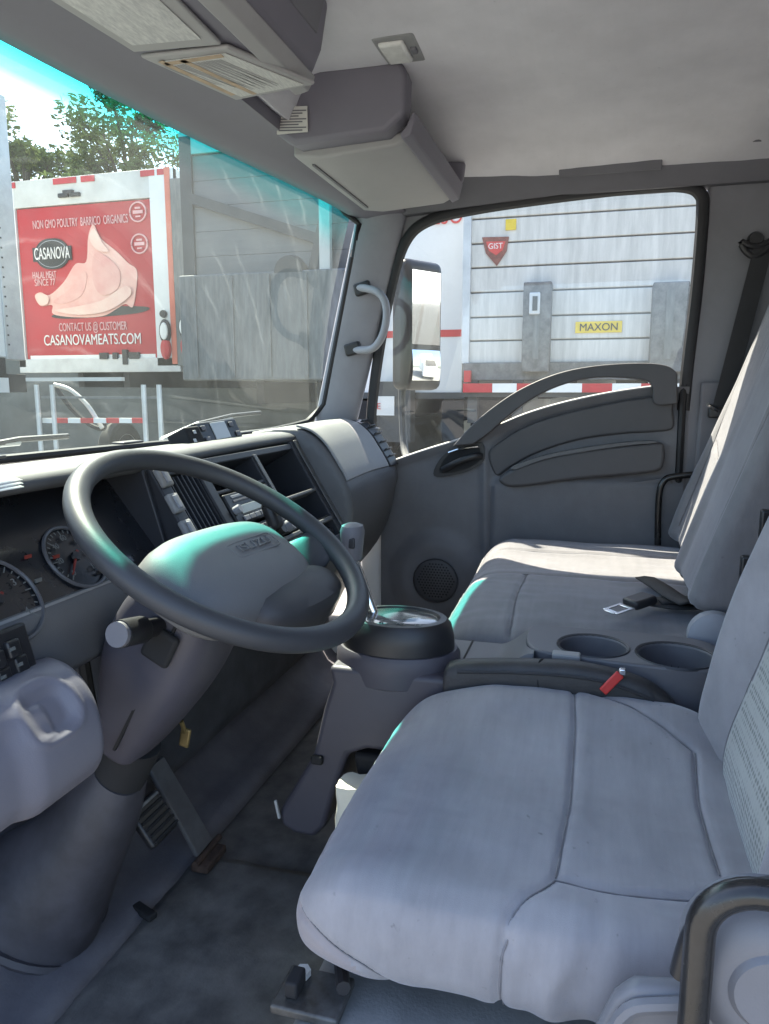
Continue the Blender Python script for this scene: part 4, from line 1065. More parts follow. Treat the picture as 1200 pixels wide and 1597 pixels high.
soft('cushion', cushion_rows(), FAB, ds, sides, .0048, .0040, .0058, split=sidepanel, gather=lambda V: np.array([.55*sm(-.60, -.66, p[0])*math.sin(p[1]*95 + 3*noise.noise(Vector((p[1]*12, p[2]*14, 0))))*max(0, noise.noise(Vector((p[1]*7, p[2]*5, 9)))+.15)*2 + .5*math.exp(-((p[1]-.02)/.10)**2)*noise.noise(Vector((p[0]*6, p[1]*22, 2))) for p in V]))
# backrest, leaning back, with a knitted insert
def back_rows(xc, hw, z0, z1, yfun, th, bol, NPp=120, n=90, ex=2/3.6):
    rows = []
    for i in range(n+1):
        t = i/n; z = z0 + (z1-z0)*t
        e = min(1, min(t, 1-t)/.045); rnd = math.sqrt(max(.02, 1-(1-e)**2))
        r_ = []
        for k in range(480):
            a = 2*math.pi*(k+.5)/480; cs, sn = math.cos(a), math.sin(a)
            s = math.copysign(abs(cs)**ex, cs); x = xc + hw*s*(.90+.10*rnd)
            y = yfun(z) - th + th*rnd*math.copysign(abs(sn)**ex, sn)
            if sn > 0: y += bol*(sm(.52, .86, abs(s)) - .35)*rnd*math.exp(-((z-.60)/.28)**2)
            r_.append((x, y, z))
        rows.append(resample(r_, NPp))
    return rows
def yb_d(z): return -.185 - .26*(z-.50) - .03*math.exp(-((z-.34)/.06)**2)
def bk_split(c):
    s = abs(c[0]+.455); return ('mesh_insert', MESHF) if (s < .135 and c[1] > yb_d(c[2])-.06 and c[2] > .37) else ('backrest', FAB)
bx = .135
s_b = [('xz', [(-.455+s*bx, yb_d(z), z) for z in (.36, .5, .65, .8, 1.0)], FRT) for s in (-1, 1)]
soft('backrest', back_rows(-.455, .250, .35, 1.12, yb_d, .075, .055), FAB, ds, s_b, .006, .006, .002, split=bk_split)
# seat frame, rails, recliner, lever
q = MB(); q.box2((-.60, -.20, .258), (-.25, .20, .290)); q.build('seat_frame', BLACKM, ds, bevel=.01)
for x_ in (-.60, -.27):
    q = MB(); q.box2((x_-.014, -.25, .2365), (x_+.014, .285, .256)); q.build('rail', STEEL, ds, bevel=.003)
q = MB(); q.tube([(-.69, .235, .268), (-.65, .252, .262), (-.60, .258, .262), (-.40, .258, .262)], .008, 8); q.build('slide_lever', BLACK, ds)
# front foot bracket on the platform edge
q = MB(); q.box2((-.712, .235, .2365), (-.650, .312, .248)); q.build('foot_bracket', BRK, ds, bevel=.003)
q = MB(); q.box2((-.700, .285, .2485), (-.672, .300, .268)); q.build('bolt_tab', BLACKM, ds, bevel=.003)
q = MB(); q.lathe([(0, .008), (.009, .008), (.009, 0)], (-.665, .292, .249), (0, 0, 1), 6); q.build('bolt', ALU, ds)
COVR = mat('seat_cover_plastic', (.150, .152, .172), .45, .08, 6, .15, 500)
RC = Vector((-.765, -.150, .445))
q = MB(); q.lathe([(0, .030), (.030, .030), (.034, .026), (.040, .026), (.058, .018), (.064, .006), (.064, -.03)], RC, (-1, 0, 0), 40); q.build('recliner_cover', COVR, ds)
q = MB(); q.hexa([(-.745, .0, .29), (-.745, -.035, .388), (-.745, -.05, .405), (-.745, -.30, .445), (-.745, -.30, .29)], (-.02, 0, 0)); q.build('side_cover', COVR, ds, bevel=.008)
q = MB(); q.tube(catmull([(-.768, -.02, .30), (-.768, -.042, .378), (-.768, -.075, .398), (-.768, -.14, .412)], 5), .007, 8); q.build('cover_edge', COVR, ds)
q = MB(); q.tube(catmull([Vector((-.77, -.085, .43)), Vector((-.77, -.095, .475)), Vector((-.77, -.125, .512)), Vector((-.77, -.18, .53))], 6), .009, 10); q.build('recliner_lever', BLACK, ds)
# black bent tube armrest guard
o = thing('guard_rail', 'glossy black bent steel tube beside the driver seat at the lower right corner', 'rail', (-.80, -.09, .13))
tp = [Vector((-.80, -.092, z_)) for z_ in (.10, .25, .40, .47, .494)]
tp += [Vector((-.80, -.132 + .040*math.cos(a_), .494 + .040*math.sin(a_))) for a_ in [math.pi/2*k/9 for k in range(1, 10)]]
tp += [Vector((-.80, y_, .534)) for y_ in (-.16, -.22, -.28)] + [Vector((-.80, -.28 - .040*math.sin(a_), .494 + .040*math.cos(a_))) for a_ in [math.pi/2*k/9 for k in range(1, 10)]] + [Vector((-.80, -.32, z_)) for z_ in (.45, .30, .10)]
q = MB(); q.tube(tp, .0115, 16, upv=(1, 0, 0)); q.build('tube', TUBEM, o)

# ---- passenger bench
ps = thing('passenger_bench', 'dark grey two person passenger bench with sunlit outer edge', 'seat', (.40, 0, .32))
rows = []
NB = 220
for i in range(111):
    t = i/110; y = .290 - .56*(1-math.cos(math.pi*t*.9))/(1-math.cos(math.pi*.9))
    f_ = max(0, (y-.215)/.075); rnd = math.sqrt(max(0, 1-f_**2.2)); r_ = []
    for k in range(720):
        a = 2*math.pi*(k+.5)/720; cs, sn = math.cos(a), math.sin(a); ex = 2/5.0
        x = .390 + .385*math.copysign(abs(cs)**ex, cs)*(.93+.07*rnd)
        z = .387 + .070*max(rnd, .35)*math.copysign(abs(sn)**ex, sn) + .038*(x/.77) - .010*f_
        if sn > 0: z += (.008*math.exp(-((x-.62)/.10)**2) + .006*math.exp(-((x-.20)/.12)**2))*min(1, sn*3)
        r_.append((x, y, z))
    rows.append(resample(r_, NB))
se = [[(.36, .29, .45), (.36, .2, .47), (.36, 0, .475), (.36, -.25, .475)], [(.02, .145, .465), (.2, .150, .47), (.36, .145, .475)], [(.70, .20, .485), (.70, 0, .49), (.70, -.25, .49)], [(.56, .235, .49), (.56, 0, .49), (.56, -.25, .49)]]
soft('cushion', rows, FABD, ps, [('xy', s_, TOPT) for s_ in se], .006, .004, .006)
def yb_o(z): return -.225 - .32*(z-.60)
def yb_m(z): return -.192 - .31*(z-.58)
s_o = [[(.70, yb_o(z), z) for z in (.55, .7, .9, 1.1)], [(.56, yb_o(.74), .74), (.70, yb_o(.78), .78)], [(.47, yb_o(z), z) for z in (.55, .7, .9, 1.1)]]
soft('outer_backrest', back_rows(.575, .195, .50, 1.17, yb_o, .055, .03), FABD, ps, [('xz', s_, FRT) for s_ in s_o], .005, .005, .003)
s_m = [[(.08, yb_m(z), z) for z in (.5, .7, .9, 1.1)]]
soft('middle_backrest', back_rows(.205, .160, .50, 1.17, yb_m, .055, .02), FABD, ps, [('xz', s_, FRT) for s_ in s_m], .005, .005, .002)
q = MB(); q.box2((.03, -.22, .315), (.75, .20, .36)); q.build('base', BLACKM, ps, bevel=.01)
q = MB(); q.lathe([(0, .012), (.035, .012), (.045, .004), (.045, -.02)], (.012, -.215, .47), (-1, 0, 0), 28); q.build('hinge_cover', TRIM, ps)
for z_ in (.60, .68, .78):
    q = MB(); q.box((-.005 + .0*z_, yb_m(z_)-.06, z_), (.016, .03, .05)); q.build('hinge_plate', BLACK, ps, bevel=.004)
q = MB(); q.box((.37, -.215, .515), (.03, .05, .05)); q.build('hinge_gap_cover', BLACK, ps, bevel=.01)
# small black grab bar next to the outer seat
o = thing('side_bar', 'thin black metal bar bent beside the passenger backrest near the door', 'bar', tuple(at(1030, 820, 'x', .81)))
q = MB(); q.tube(catmull([at(1026, 850, 'x', .80), at(1028, 775, 'x', .80), at(1036, 750, 'x', .80), at(1052, 743, 'x', .80), at(1085, 740, 'x', .80)], 5), .009, 10); q.build('tube', TUBEM, o)

# loose lap belt on the bench
o = thing('lap_belt', 'loose black lap belt with metal tongue lying across the passenger bench', 'seat belt', tuple(at(1020, 930, 'z', .475)))
def strap(pix, z, wd, name, par):
    pts = catmull([at(a, b, 'z', z_) for (a, b), z_ in zip(pix, z)], 6); rows = []
    for i, p in enumerate(pts):
        t = (pts[min(i+1, len(pts)-1)]-pts[max(i-1, 0)]).normalized(); s_ = t.cross(Vector((0, 0, 1))).normalized()
        rows.append([p - s_*wd, p + Vector((0, 0, .003)), p + s_*wd])
    q = MB(); q.grid(rows); return q.build(name, BELT, par, solid=.003)
strap([(1110, 932), (1085, 934), (1055, 934), (1025, 936)], [.492, .494, .494, .492], .022, 'webbing', o)
strap([(1075, 941), (1050, 928), (1028, 913), (1006, 900)], [.500, .501, .499, .495], .021, 'webbing', o)
strap([(1098, 944), (1060, 945), (1035, 942), (1000, 937)], [.483, .485, .487, .488], .020, 'webbing', o)
p = at(998, 937, 'z', .495); dr = (at(960, 950, 'z', .483) - at(1010, 933, 'z', .495)).normalized()
XX = dr; ZZ = Vector((0, 0, 1)); YY = ZZ.cross(XX).normalized(); ZZ = XX.cross(YY); MM = Matrix((XX, YY, ZZ)).transposed()
q = MB(); q.box(p, (.055, .042, .018), MM); q.build('tongue_body', BLACK, o, bevel=.006)
q = MB()
for a, b, c_, d in ((.030, .075, -.020, -.013), (.030, .075, .013, .020), (.030, .040, -.013, .013), (.066, .078, -.013, .013)):
    q.box(p + XX*((a+b)/2) + YY*((c_+d)/2) + Vector((0, 0, -.002)), (b-a, d-c_, .003), MM)
q.build('tongue', CHROME, o, bevel=.001)

# =================================================================== CENTRE TRAY WITH CUP HOLDERS
o = thing('cup_holder_tray', 'grey plastic centre tray with two round cup holders', 'cup holder', (-.15, -.03, .2))
TZ = .475
TRAYM = mat('tray_plastic', (.105, .105, .118), .5, .1, 8, .25, 500)
c1, c2_ = at(925, 1007, 'z', TZ), at(1055, 1022, 'z', TZ)
out_ = [(-.160, .03), (-.150, .075), (-.12, .098), (-.06, .105), (-.012, .09), (-.008, -.02), (-.008, -.15), (-.03, -.20), (-.09, -.22), (-.15, -.22), (-.175, -.16), (-.172, -.06)]
op = [(p.x, p.y) for p in catmull([Vector((a, b, 0)) for a, b in out_], 4, closed=True)]
q = MB(); nO = len(op); q.add([(a, b, TZ) for a, b in op] + [(a*1.0, b, .30) for a, b in op], [tuple(range(nO)), tuple(range(2*nO-1, nO-1, -1))] + [(i, (i+1) % nO, (i+1) % nO+nO, i+nO) for i in range(nO)])
tray = q.build('tray_body', TRAYM, o, bevel=.008)
for (p, r) in ((c1, .056), (c2_, .060)):
    a, b = p.x, p.y
    c_ = MB(); c_.lathe([(r*.9, -.10), (r, .05)], (a, b, TZ), (0, 0, 1), 32, cap=True); cut(tray, c_.build('cutter', BLACK, o))
    q = MB(); q.lathe([(0, -.085), (r*.88, -.085), (r*.93, -.05), (r*.985, -.004), (r*1.0, .0005), (r*1.06, .002), (r*1.10, -.002)], (a, b, TZ), (0, 0, 1), 36); q.build('cup_holder', DASHD, o)
rows = []
for i in range(21):
    t = i/20; y_ = .245 - .16*t; z_ = .432 + .040*sm(.55, 1, t)
    rows.append([(-.165, y_, z_-.08), (-.165, y_, z_-.006), (-.160, y_, z_), (-.012, y_, z_), (-.007, y_, z_-.006), (-.007, y_, z_-.08)])
q = MB(); q.grid(rows, cap=True); q.build('front_ledge', TRAYM, o)
q = MB(); q.box2((-.162, .208, .428), (-.012, .211, .4335)); q.build('ledge_slot', BLACKM, o)
q = MB(); q.box2((-.172, .01, TZ-.006), (-.150, .055, TZ+.004)); q.build('latch', DASHL, o, bevel=.003)
# black padded pouch with red tab, between driver seat and tray
o = thing('black_pouch', 'black padded pouch with a red tab wedged between the driver seat and cup holder tray', 'pouch', (-.20, .05, .30))
rows = []
PATH = [(.225, .420, .020), (.215, .425, .034), (.15, .430, .040), (.08, .434, .042), (.02, .436, .043), (-.04, .430, .043), (-.09, .420, .040), (-.125, .405, .032), (-.15, .39, .014)]
pts = catmull([Vector((a, b, c_)) for a, b, c_ in PATH], 5)
for v_ in pts:
    y_, z_, h = v_.x, v_.y, v_.z
    sag = .0022*noise.noise(Vector((y_*40, 3, 1)))
    rows.append([(-.200 + (.024+sag)*min(1, h/.03)*math.copysign(abs(math.cos(a))**.7, math.cos(a)), y_, z_ + h*math.copysign(abs(math.sin(a))**.6, math.sin(a))) for a in [2*math.pi*k/24 for k in range(24)]])
LEATH = mat('black_leatherette', (.030, .029, .031), .55, .25, 20, .5, 220)
q = MB(); q.grid(rows, cv=True, cap=True); q.build('body', LEATH, o)
q = MB(); q.tube([(-.200 - .0245*math.cos(t_), .07 + .004*math.sin(t_*2), .434 + .0435*math.sin(t_)) for t_ in [math.pi*k/16 for k in range(17)]], .0018, 6); q.build('stitch_line', BLACKM, o)
q = MB(); q.tube(catmull([(-.226, .20, .452), (-.227, .08, .463), (-.227, -.02, .462), (-.226, -.10, .440)], 6), .0022, 6); q.build('piping', BELT, o)
a = at(940, 1078, 'x', -.229); b = at(968, 1050, 'x', -.222)
q = MB(); d = (b-a).normalized(); s_ = Vector((1, 0, 0)).cross(d).normalized()*.007
q.hexa([a-s_, b-s_, b+s_, a+s_], (-.005, 0, 0)); q.build('red_tab', REDP, o, bevel=.002)
q = MB(); q.box(b + (b-a)*.1, (.010, .010, .010)); q.build('tab_clip', CHROME, o, bevel=.002)

# =================================================================== THE YARD OUTSIDE
def yy(px, py, x): return at(px, py, 'x', x).y
def zz_(px, py, x): return at(px, py, 'x', x).z
def rect(name, x, pxa, pya, pxb, pyb, m, parent, th=.05, bevel=0):
    """upright panel on the plane x, spanned by two image corners, with thickness away from the viewer"""
    a = at(pxa, pya, 'x', x); b = at(pxb, pyb, 'x', x); q = MB()
    q.box2((x, a.y, a.z), (x+th, b.y, b.z)); return q.build(name, m, parent, bevel=bevel)
def wheel(p, r, parent, wd=.28):
    q = MB(); q.lathe([(r*.55, -wd/2), (r*.92, -wd/2), (r, -wd/2+.04), (r, wd/2-.04), (r*.92, wd/2), (r*.55, wd/2)], p, (0, 1, 0), 28, cap=True); t = q.build('tyre', TYRE, parent)
    q = MB(); q.lathe([(0, -wd/2+.05), (r*.35, -wd/2+.05), (r*.5, -wd/2+.01), (r*.58, -wd/2-.002)], p, (0, 1, 0), 24); q.build('hub', WHITED, parent)
    q = MB(); q.lathe([(0, wd/2-.05), (r*.35, wd/2-.05), (r*.5, wd/2-.01), (r*.58, wd/2+.002)], p, (0, 1, 0), 24); q.build('hub', WHITED, parent)
def truck_box(parent, x, y0, y1, z0, z1, length, m):
    q = MB(); q.box2((x+.06, min(y0, y1), z0), (x+length, max(y0, y1), z1)); return q.build('box_body', m, parent, bevel=.03)
def under(parent, x, y0, y1, z0, length):
    c = (y0+y1)/2
    q = MB()
    for s in (-.4, .4): q.box2((x+.1, c+s-.05, z0-.30), (x+length, c+s+.05, z0-.02))
    q.build('chassis_rail', BLACKM, parent)
    for s in (-1, 1):
        wheel(Vector((x+1.6, c + s*.85, GZ+.48)), .48, parent)
    q = MB(); q.tube([(x+1.6, c-.85, GZ+.48), (x+1.6, c+.85, GZ+.48)], .09, 10); q.build('axle', BLACKM, parent)
    q = MB(); q.box2((x+length+.25, c-1.05, GZ+.35), (x+length+2.1, c+1.05, z0+1.5)); q.build('cab', WHITE, parent, bevel=.15)
    for s in (-1, 1): wheel(Vector((x+length+1.2, c + s*.95, GZ+.48)), .48, parent)

# --- poultry truck
X = 8.3
yl, yr = yy(12, 300, X), yy(272, 300, X)
zt, zb = zz_(150, 272, X), zz_(150, 572, X)
t1 = thing('box_truck', 'white box truck with a red poultry banner on its rear door', 'truck', (X, (yl+yr)/2, GZ))
truck_box(t1, X, yl, yr, zb, zt, 6.5, WHITED); under(t1, X, yl, yr, zb, 6.5)
ytl = yl; 
def yzbox(name, x, y0, y1, z0, z1, m, parent, th=.06, bevel=.006):
    q = MB(); q.box2((x, y0, z0), (x+th, y1, z1)); return q.build(name, m, parent, bevel=bevel)
W_ = yl - yr
def fy(f_): return yl - W_*f_
H_ = zt - zb
def fz(f_): return zt - H_*f_
yzbox('door_header', X-.02, fy(0), fy(1), fz(.14), fz(0), WHITED, t1, .1)
yzbox('corner_post', X-.03, fy(.865), fy(1), fz(1.0), fz(.0), WHITE, t1, .1)
yzbox('corner_post', X-.03, fy(0), fy(.045), fz(1.0), fz(.0), WHITE, t1, .1)
yzbox('door_sill', X-.03, fy(0), fy(1), fz(1.03), fz(.955), ALU, t1, .1)
ban = yzbox('banner', X+.0, fy(.05), fy(.862), fz(.955), fz(.145), RED, t1, .04, 0)
yzbox('banner_hem', X-.006, fy(.07), fy(.85), fz(.955), fz(.935), WHR, t1, .01, 0)
for a, b, m_ in ((.30, .44, REDR), (.47, .55, REDR), (0, .06, REDR), (.82, .90, REDR), (.915, .98, REDR)):
    yzbox('reflective_strip', X-.035, fy(a), fy(b), fz(.035), fz(.006), m_, t1, .02, 0)
for a in (.33, .40, .36): 
    yzbox('door_hinge', X-.06, fy(a), fy(a+.06), fz(.105 if a != .36 else .09), fz(.085 if a != .36 else .07), BLACK, t1, .05)
for a, w_ in ((.52, .05), (.60, .03), (.66, .03), (.70, .06)):
    yzbox('door_latch', X-.05, fy(a), fy(a+w_), fz(.96 if a != .66 else .99), fz(.925 if a != .66 else .91), BLACK, t1, .05)
EDGE = mat('banner_orange', (.62, .16, .10), .5, .1, 3)
yzbox('reflective_edge', X-.04, fy(.955), fy(.985), fz(.99), fz(.0), EDGE, t1, .02, 0)
yzbox('side_lamp_panel', X-.06, fy(.99), fy(1.08), fz(1.0), fz(.06), GREYP, t1, .3)
yzbox('side_sticker', X-.07, fy(1.02), fy(1.055), fz(.74), fz(.64), YEL, t1, .012, 0)
def lamp(fx, fzc, m_, name='marker_lamp', r=.10, asp=1.9, x=X-.07):
    c = Vector((x, fy(fx), fz(fzc))); q = MB()
    pts = [(r*.45*math.cos(a), r*asp*.45*math.sin(a)) for a in [2*math.pi*k/24 for k in range(24)]]
    q.grid([[c + Vector((h, u*s, v*s)) for u, v in pts] for s, h in ((1, .03), (1, 0), (.85, -.02), (.2, -.025))], cv=True, cap=True); return q.build(name, m_, t1)
lamp(.925, .82, BLACK, r=.20); lamp(.925, .82, WHR, r=.15, x=X-.085); lamp(1.04, .80, BLACK, r=.2, x=X-.08); lamp(1.04, .80, WHR, r=.15, x=X-.095)
lamp(.925, .91, REDR, 'tail_lamp', r=.18); lamp(1.045, .90, REDR, 'tail_lamp', r=.18, x=X-.085); lamp(.92, .73, BLACK, 'door_bumper', .12, 1)
bx_ = X-.012
def btext(s, fx, fzc, size, width, m_=LETP): return text(s, 'lettering', m_, (bx_, fy(fx), fz(fzc)), size, ban, width=width, ext=.004)
btext('NON GMO POULTRY  BARRICO  ORGANICS', .44, .235, .17, W_*.58)
btext('CASANOVAMEATS.COM', .47, .855, .22, W_*.60, LETW)
btext('CONTACT US @ CUSTOMER', .48, .785, .17, W_*.42)
btext('HALAL MEAT', .20, .50, .14, W_*.15); btext('SINCE 77', .20, .54, .14, W_*.13)
for fx, fzc in ((.79, .205), (.79, .365)):
    c = Vector((bx_, fy(fx), fz(fzc))); q = MB(); q.tube([c + Vector((0, .13*math.cos(a), .13*math.sin(a))) for a in [2*math.pi*k/32 for k in range(32)]], .012, 6, closed=True); q.build('round_seal', LETP, ban)
    q = MB(); q.box(c, (.008, .16, .045)); q.box(c+Vector((0, 0, .055)), (.008, .09, .025)); q.box(c-Vector((0, 0, .06)), (.008, .08, .02)); q.build('seal_print', LETP, ban)
# badge
c = Vector((bx_, fy(.26), fz(.39)))
q = MB(); q.add([c + Vector((-.004, .30*math.copysign(abs(math.cos(a))**.8, math.cos(a)), .22*math.sin(a))) for a in [2*math.pi*k/40 for k in range(40)]], [tuple(range(40))]); bd = q.build('badge', LETB, ban, smooth=False, solid=.006)
q = MB(); q.tube([c + Vector((-.008, .27*math.cos(a), .19*math.sin(a))) for a in [2*math.pi*k/40 for k in range(40)]], .006, 5, closed=True); q.build('badge_ring', TRIM, ban)
q = MB(); q.box(c + Vector((-.006, 0, 0)), (.01, .68, .20)); q.build('badge_band', LETB, ban)
text('CASANOVA', 'badge_lettering', LETW, c + Vector((-.014, 0, 0)), .24, ban, width=.62, ext=.003)
# printed chicken quarter, drawn as flat print layers on the banner
def prt(pix, m_, d, name):
    P = [at(a, b, 'x', X-d) for a, b in pix]; P = catmull(P, 5, closed=True); q = MB(); q.add(P, [tuple(range(len(P)))]); return q.build(name, m_, ban, smooth=False, solid=.004)
prt([(82, 492), (130, 480), (225, 478), (222, 487), (160, 494), (100, 497)], LETB, .006, 'print_shadow')
prt([(55, 462), (64, 456), (78, 460), (100, 440), (118, 412), (135, 408), (138, 370), (146, 350), (158, 372), (182, 392), (200, 410), (213, 420), (214, 440), (208, 478), (196, 474), (182, 482), (160, 493), (120, 495), (84, 490), (82, 476), (64, 477)], MEAT, .010, 'print_meat')
MEAT2 = mat('print_chicken_dark', (.73, .44, .38), .6, .2, 2.2, c2=(.65, .31, .28)); MEAT3 = mat('print_chicken_light', (.78, .56, .48), .6, .1, 2.2, c2=(.74, .45, .39))
prt([(84, 470), (110, 450), (128, 425), (136, 430), (128, 460), (100, 474)], MEAT2, 0.0160, 'print_thigh')
prt([(146, 400), (160, 396), (186, 420), (184, 450), (160, 460), (146, 440)], MEAT2, 0.0220, 'print_breast')
prt([(140, 372), (147, 356), (160, 378), (170, 392), (152, 390)], MEAT3, 0.0280, 'print_wing')
prt([(86, 484), (120, 478), (160, 468), (196, 446), (204, 460), (170, 484), (124, 491)], MEAT3, 0.0340, 'print_skin')
prt([(57, 462), (66, 458), (76, 463), (74, 474), (62, 475)], MEAT3, 0.0400, 'print_bone')

# --- grey truck with liftgate
X = 7.0
yl, yr = yy(284, 300, X), yy(612, 400, X); W_ = yl-yr
zt = zz_(300, 205, X); zb = zz_(300, 592, X); H_ = zt-zb
t2 = thing('box_truck', 'grey box truck with a raised steel liftgate platform, seen through the windshield', 'truck', (X, (yl+yr)/2, GZ))
truck_box(t2, X, yl, yr, zb, zt, 6.5, WHITED); under(t2, X, yl, yr, zb, 6.5)
yzbox('corner_post', X-.04, fy(0), fy(.06), fz(1), fz(.02), GREYD, t2, .12)
yzbox('corner_post', X-.04, fy(.94), fy(1), fz(1), fz(.02), GREYD, t2, .12)
yzbox('door_header', X-.03, fy(.0), fy(1), fz(.09), fz(0), WHITED, t2, .1)
DOORB = mat('door_beige', (.19, .185, .18), .6, .12, 2, stretch=(1, .3, 3))
for k in range(9):
    yzbox('door_slat', X, fy(.06), fy(.94), fz(.095+.1*(k+1)-.0012), fz(.095+.1*k), DOORB, t2, .05, .002)
q = MB(); a = at(300, 302, 'x', X-.05); b = at(520, 372, 'x', X-.05); q.hexa([a, b, b-Vector((0, 0, .12)), a-Vector((0, 0, .12))], (-.04, 0, 0)); q.build('sloping_bar', GREYD, t2)
pl_ = rect('liftgate_platform', X-.35, 278, 430, 600, 592, GREYP, t2, .10, .02)
for k in range(5):
    a = at(300+58*k, 430, 'x', X-.36); q = MB(); q.box2((X-.375, a.y, zz_(300, 588, X-.36)), (X-.35, a.y-.04, zz_(300, 434, X-.36))); q.build('platform_rib', GREYP, t2)
rect('liftgate_post', X-.30, 497, 300, 515, 432, WHITED, t2, .08)
q = MB(); q.hexa([at(497, 340, 'x', X-.2), at(503, 340, 'x', X-.2), at(503, 432, 'x', X-.2), at(478, 432, 'x', X-.2)], (.06, 0, 0)); q.build('gusset', GREYD, t2)
c = at(455, 425, 'x', X-.25); q = MB(); q.lathe([(0, -.1), (.17, -.1), (.19, 0), (.17, .1), (0, .1)], c, (1, 0, 0), 24); q.build('hoist_drum', GREYD, t2)

# --- white truck half hidden behind the mirror
X = 6.3
yl, yr = yy(560, 400, X), yy(724, 400, X); W_ = yl-yr; zt = zz_(650, 290, X); zb = zz_(650, 615, X); H_ = zt-zb
t3 = thing('box_truck', 'white box truck with a thin red stripe and red letters, partly behind the wing mirror', 'truck', (X, (yl+yr)/2, GZ))
truck_box(t3, X, yl, yr, zb, zt, 6.5, WHITE); under(t3, X, yl, yr, zb, 6.5)
yzbox('rear_door', X, fy(0), fy(1), fz(1), fz(0), WHITE, t3, .07)
q = MB(); a = zz_(700, 519, X); yzbox('red_stripe', X-.008, fy(0), fy(1), a-.04, a+.03, LETR, t3, .01, 0)
text('ESO', 'lettering', LETR, at(698, 338, 'x', X-.012), .22, t3, width=.30, ext=.003)
rect('rub_rail', X-.03, 560, 612, 724, 622, GREYD, t3, .05)
rect('light_box', X-.25, 588, 595, 640, 690, GREYD, t3, .2); rect('warning_plate', X-.27, 583, 618, 615, 648, WHITE, t3, .02)
text('E', 'lettering', LETR, at(591, 634, 'x', X-.29), .09, t3)
rect('mud_flap', X-.1, 690, 625, 722, 720, BLACKM, t3, .03); rect('mud_flap', X-.1, 560, 625, 585, 720, BLACKM, t3, .03)

# --- trailer with boards and liftgate rails
X = 5.2
yl, yr = yy(722, 450, X), yy(1160, 450, X); W_ = yl-yr; zt = zz_(900, 250, X); zb = zz_(900, 566, X); H_ = zt-zb
t4 = thing('trailer', 'pale trailer rear with horizontal boards and liftgate rails, outside the passenger window', 'trailer', (X, (yl+yr)/2, GZ))
truck_box(t4, X+.06, yl, yr, zb, zt, 8.0, WHITED); under(t4, X, yl, yr, zb, 8.0)
RAILM = mat('rail_galvanised', (.20, .20, .20), .7, .3, 14, .4, 60, c2=(.10, .10, .10))
ly = [250, 292, 332, 372, 411, 451, 491, 529, 566]
for k in range(8):
    za, zc_ = zz_(900, ly[k]+1.2, X), zz_(900, ly[k+1]-1.2, X)
    yzbox('board', X, yl-.02, yr+.02, zc_, za, BOARD, t4, .06, .008)
yzbox('joint_backing', X+.03, yl, yr, zb, zt, mat('joint_grey', (.17, .165, .16), .8, .2, 6), t4, .04, 0)
yzbox('corner_post', X-.03, yl, yl-.07, zb, zt, ALU, t4, .12); yzbox('corner_post', X-.03, yr+.07, yr, zb, zt, ALU, t4, .12)
for a, b in ((817, 856), (1020, 1068)):
    r_ = rect('liftgate_rail', X-.16, a, 440, b, 580, RAILM, t4, .16, .01)
    rect('rail_slot', X-.166, (a+b)/2-3, 452, (a+b)/2+3, 560, GREYP, t4, .01)
rect('rail_lamp', X-.19, 826, 456, 842, 490, ALU, t4, .04, .01); rect('rail_lamp_lens', X-.20, 831, 462, 838, 484, GREYD, t4, .02)
st = rect('yellow_sign', X-.012, 898, 502, 970, 518, YEL, t4, .012)
text('MAXON', 'lettering', LETB, at(934, 510.5, 'x', X-.016), .085, t4, width=.30, ext=.002)
rect('yellow_sticker', X-.012, 789, 342, 805, 358, YEL, t4, .012)
q = MB(); P = [at(a, b, 'x', X-.012) for a, b in ((752, 370), (794, 369), (790, 392), (775, 415), (758, 395))]; q.hexa(P, (.012, 0, 0)); q.build('shield_emblem', mat('emblem_brown', (.22, .08, .06), .5, .4, 14), t4)
q = MB(); P = [at(a, b, 'x', X-.016) for a, b in ((758, 377), (789, 376), (784, 390), (774, 398), (763, 391))]; q.hexa(P, (.004, 0, 0)); q.build('emblem_face', LETR, t4)
text('GIST', 'emblem_lettering', LETW, at(773, 384, 'x', X-.018), .065, t4, width=.12, ext=.002)
rect('sill', X-.05, 722, 566, 1160, 592, RAILM, t4, .12, .01)
bl = [722, 768, 806, 850, 908, 955, 1000, 1050, 1100, 1160]
for k in range(9): rect('bumper_stripe', X-.14, bl[k]+.3, 598, bl[k+1]-.3, 612, (REDR, WHR)[k % 2], t4, .04)
rect('bumper_bar', X-.10, 722, 612, 1160, 620, GREYD, t4, .08)
for a in (730, 800, 1090): rect('bumper_strut', X-.05, a, 592, a+14, 660, GREYD, t4, .06)
rect('tail_lamp', X-.1, 724, 578, 734, 596, REDR, t4, .05); rect('mud_flap', X+.9, 735, 615, 800, 720, BLACKM, t4, .02)

# --- truck at the far left: its side runs out of the picture, only its rear corner shows
X = 6.6
yr = yy(38, 560, X); yl = yr + 2.4; zt = zz_(10, 150, X); zb = zz_(20, 560, X); H_ = zt-zb
t5 = thing('box_truck', 'white box truck side, only its rear corner shows at the left edge', 'truck', (X-3, (yl+yr)/2, GZ))
def xbox(name, xa, xb, za, zc_, m_, d=0, th=.02, bevel=0):
    q = MB(); q.box2((xa, yr-d, za), (xb, yr-d+th, zc_)); return q.build(name, m_, t5, bevel=bevel)
q = MB(); q.box2((X-5.0, yr+.003, zb), (X-.05, yl, zt)); q.build('box_body', WHITE, t5, bevel=.02)
xbox('corner_post', X-.30, X, zb-.02, zt, ALU, .02, .10, .01)
for k in range(26): xbox('rivet', X-.27, X-.25, zt-.06-H_*.037*k-.02, zt-.06-H_*.037*k, GREYD, .028, .01)
xbox('bumper_block', X-1.2, X-.32, zz_(20, 588, X), zb-.002, BLACKM, .01, .2, .01)
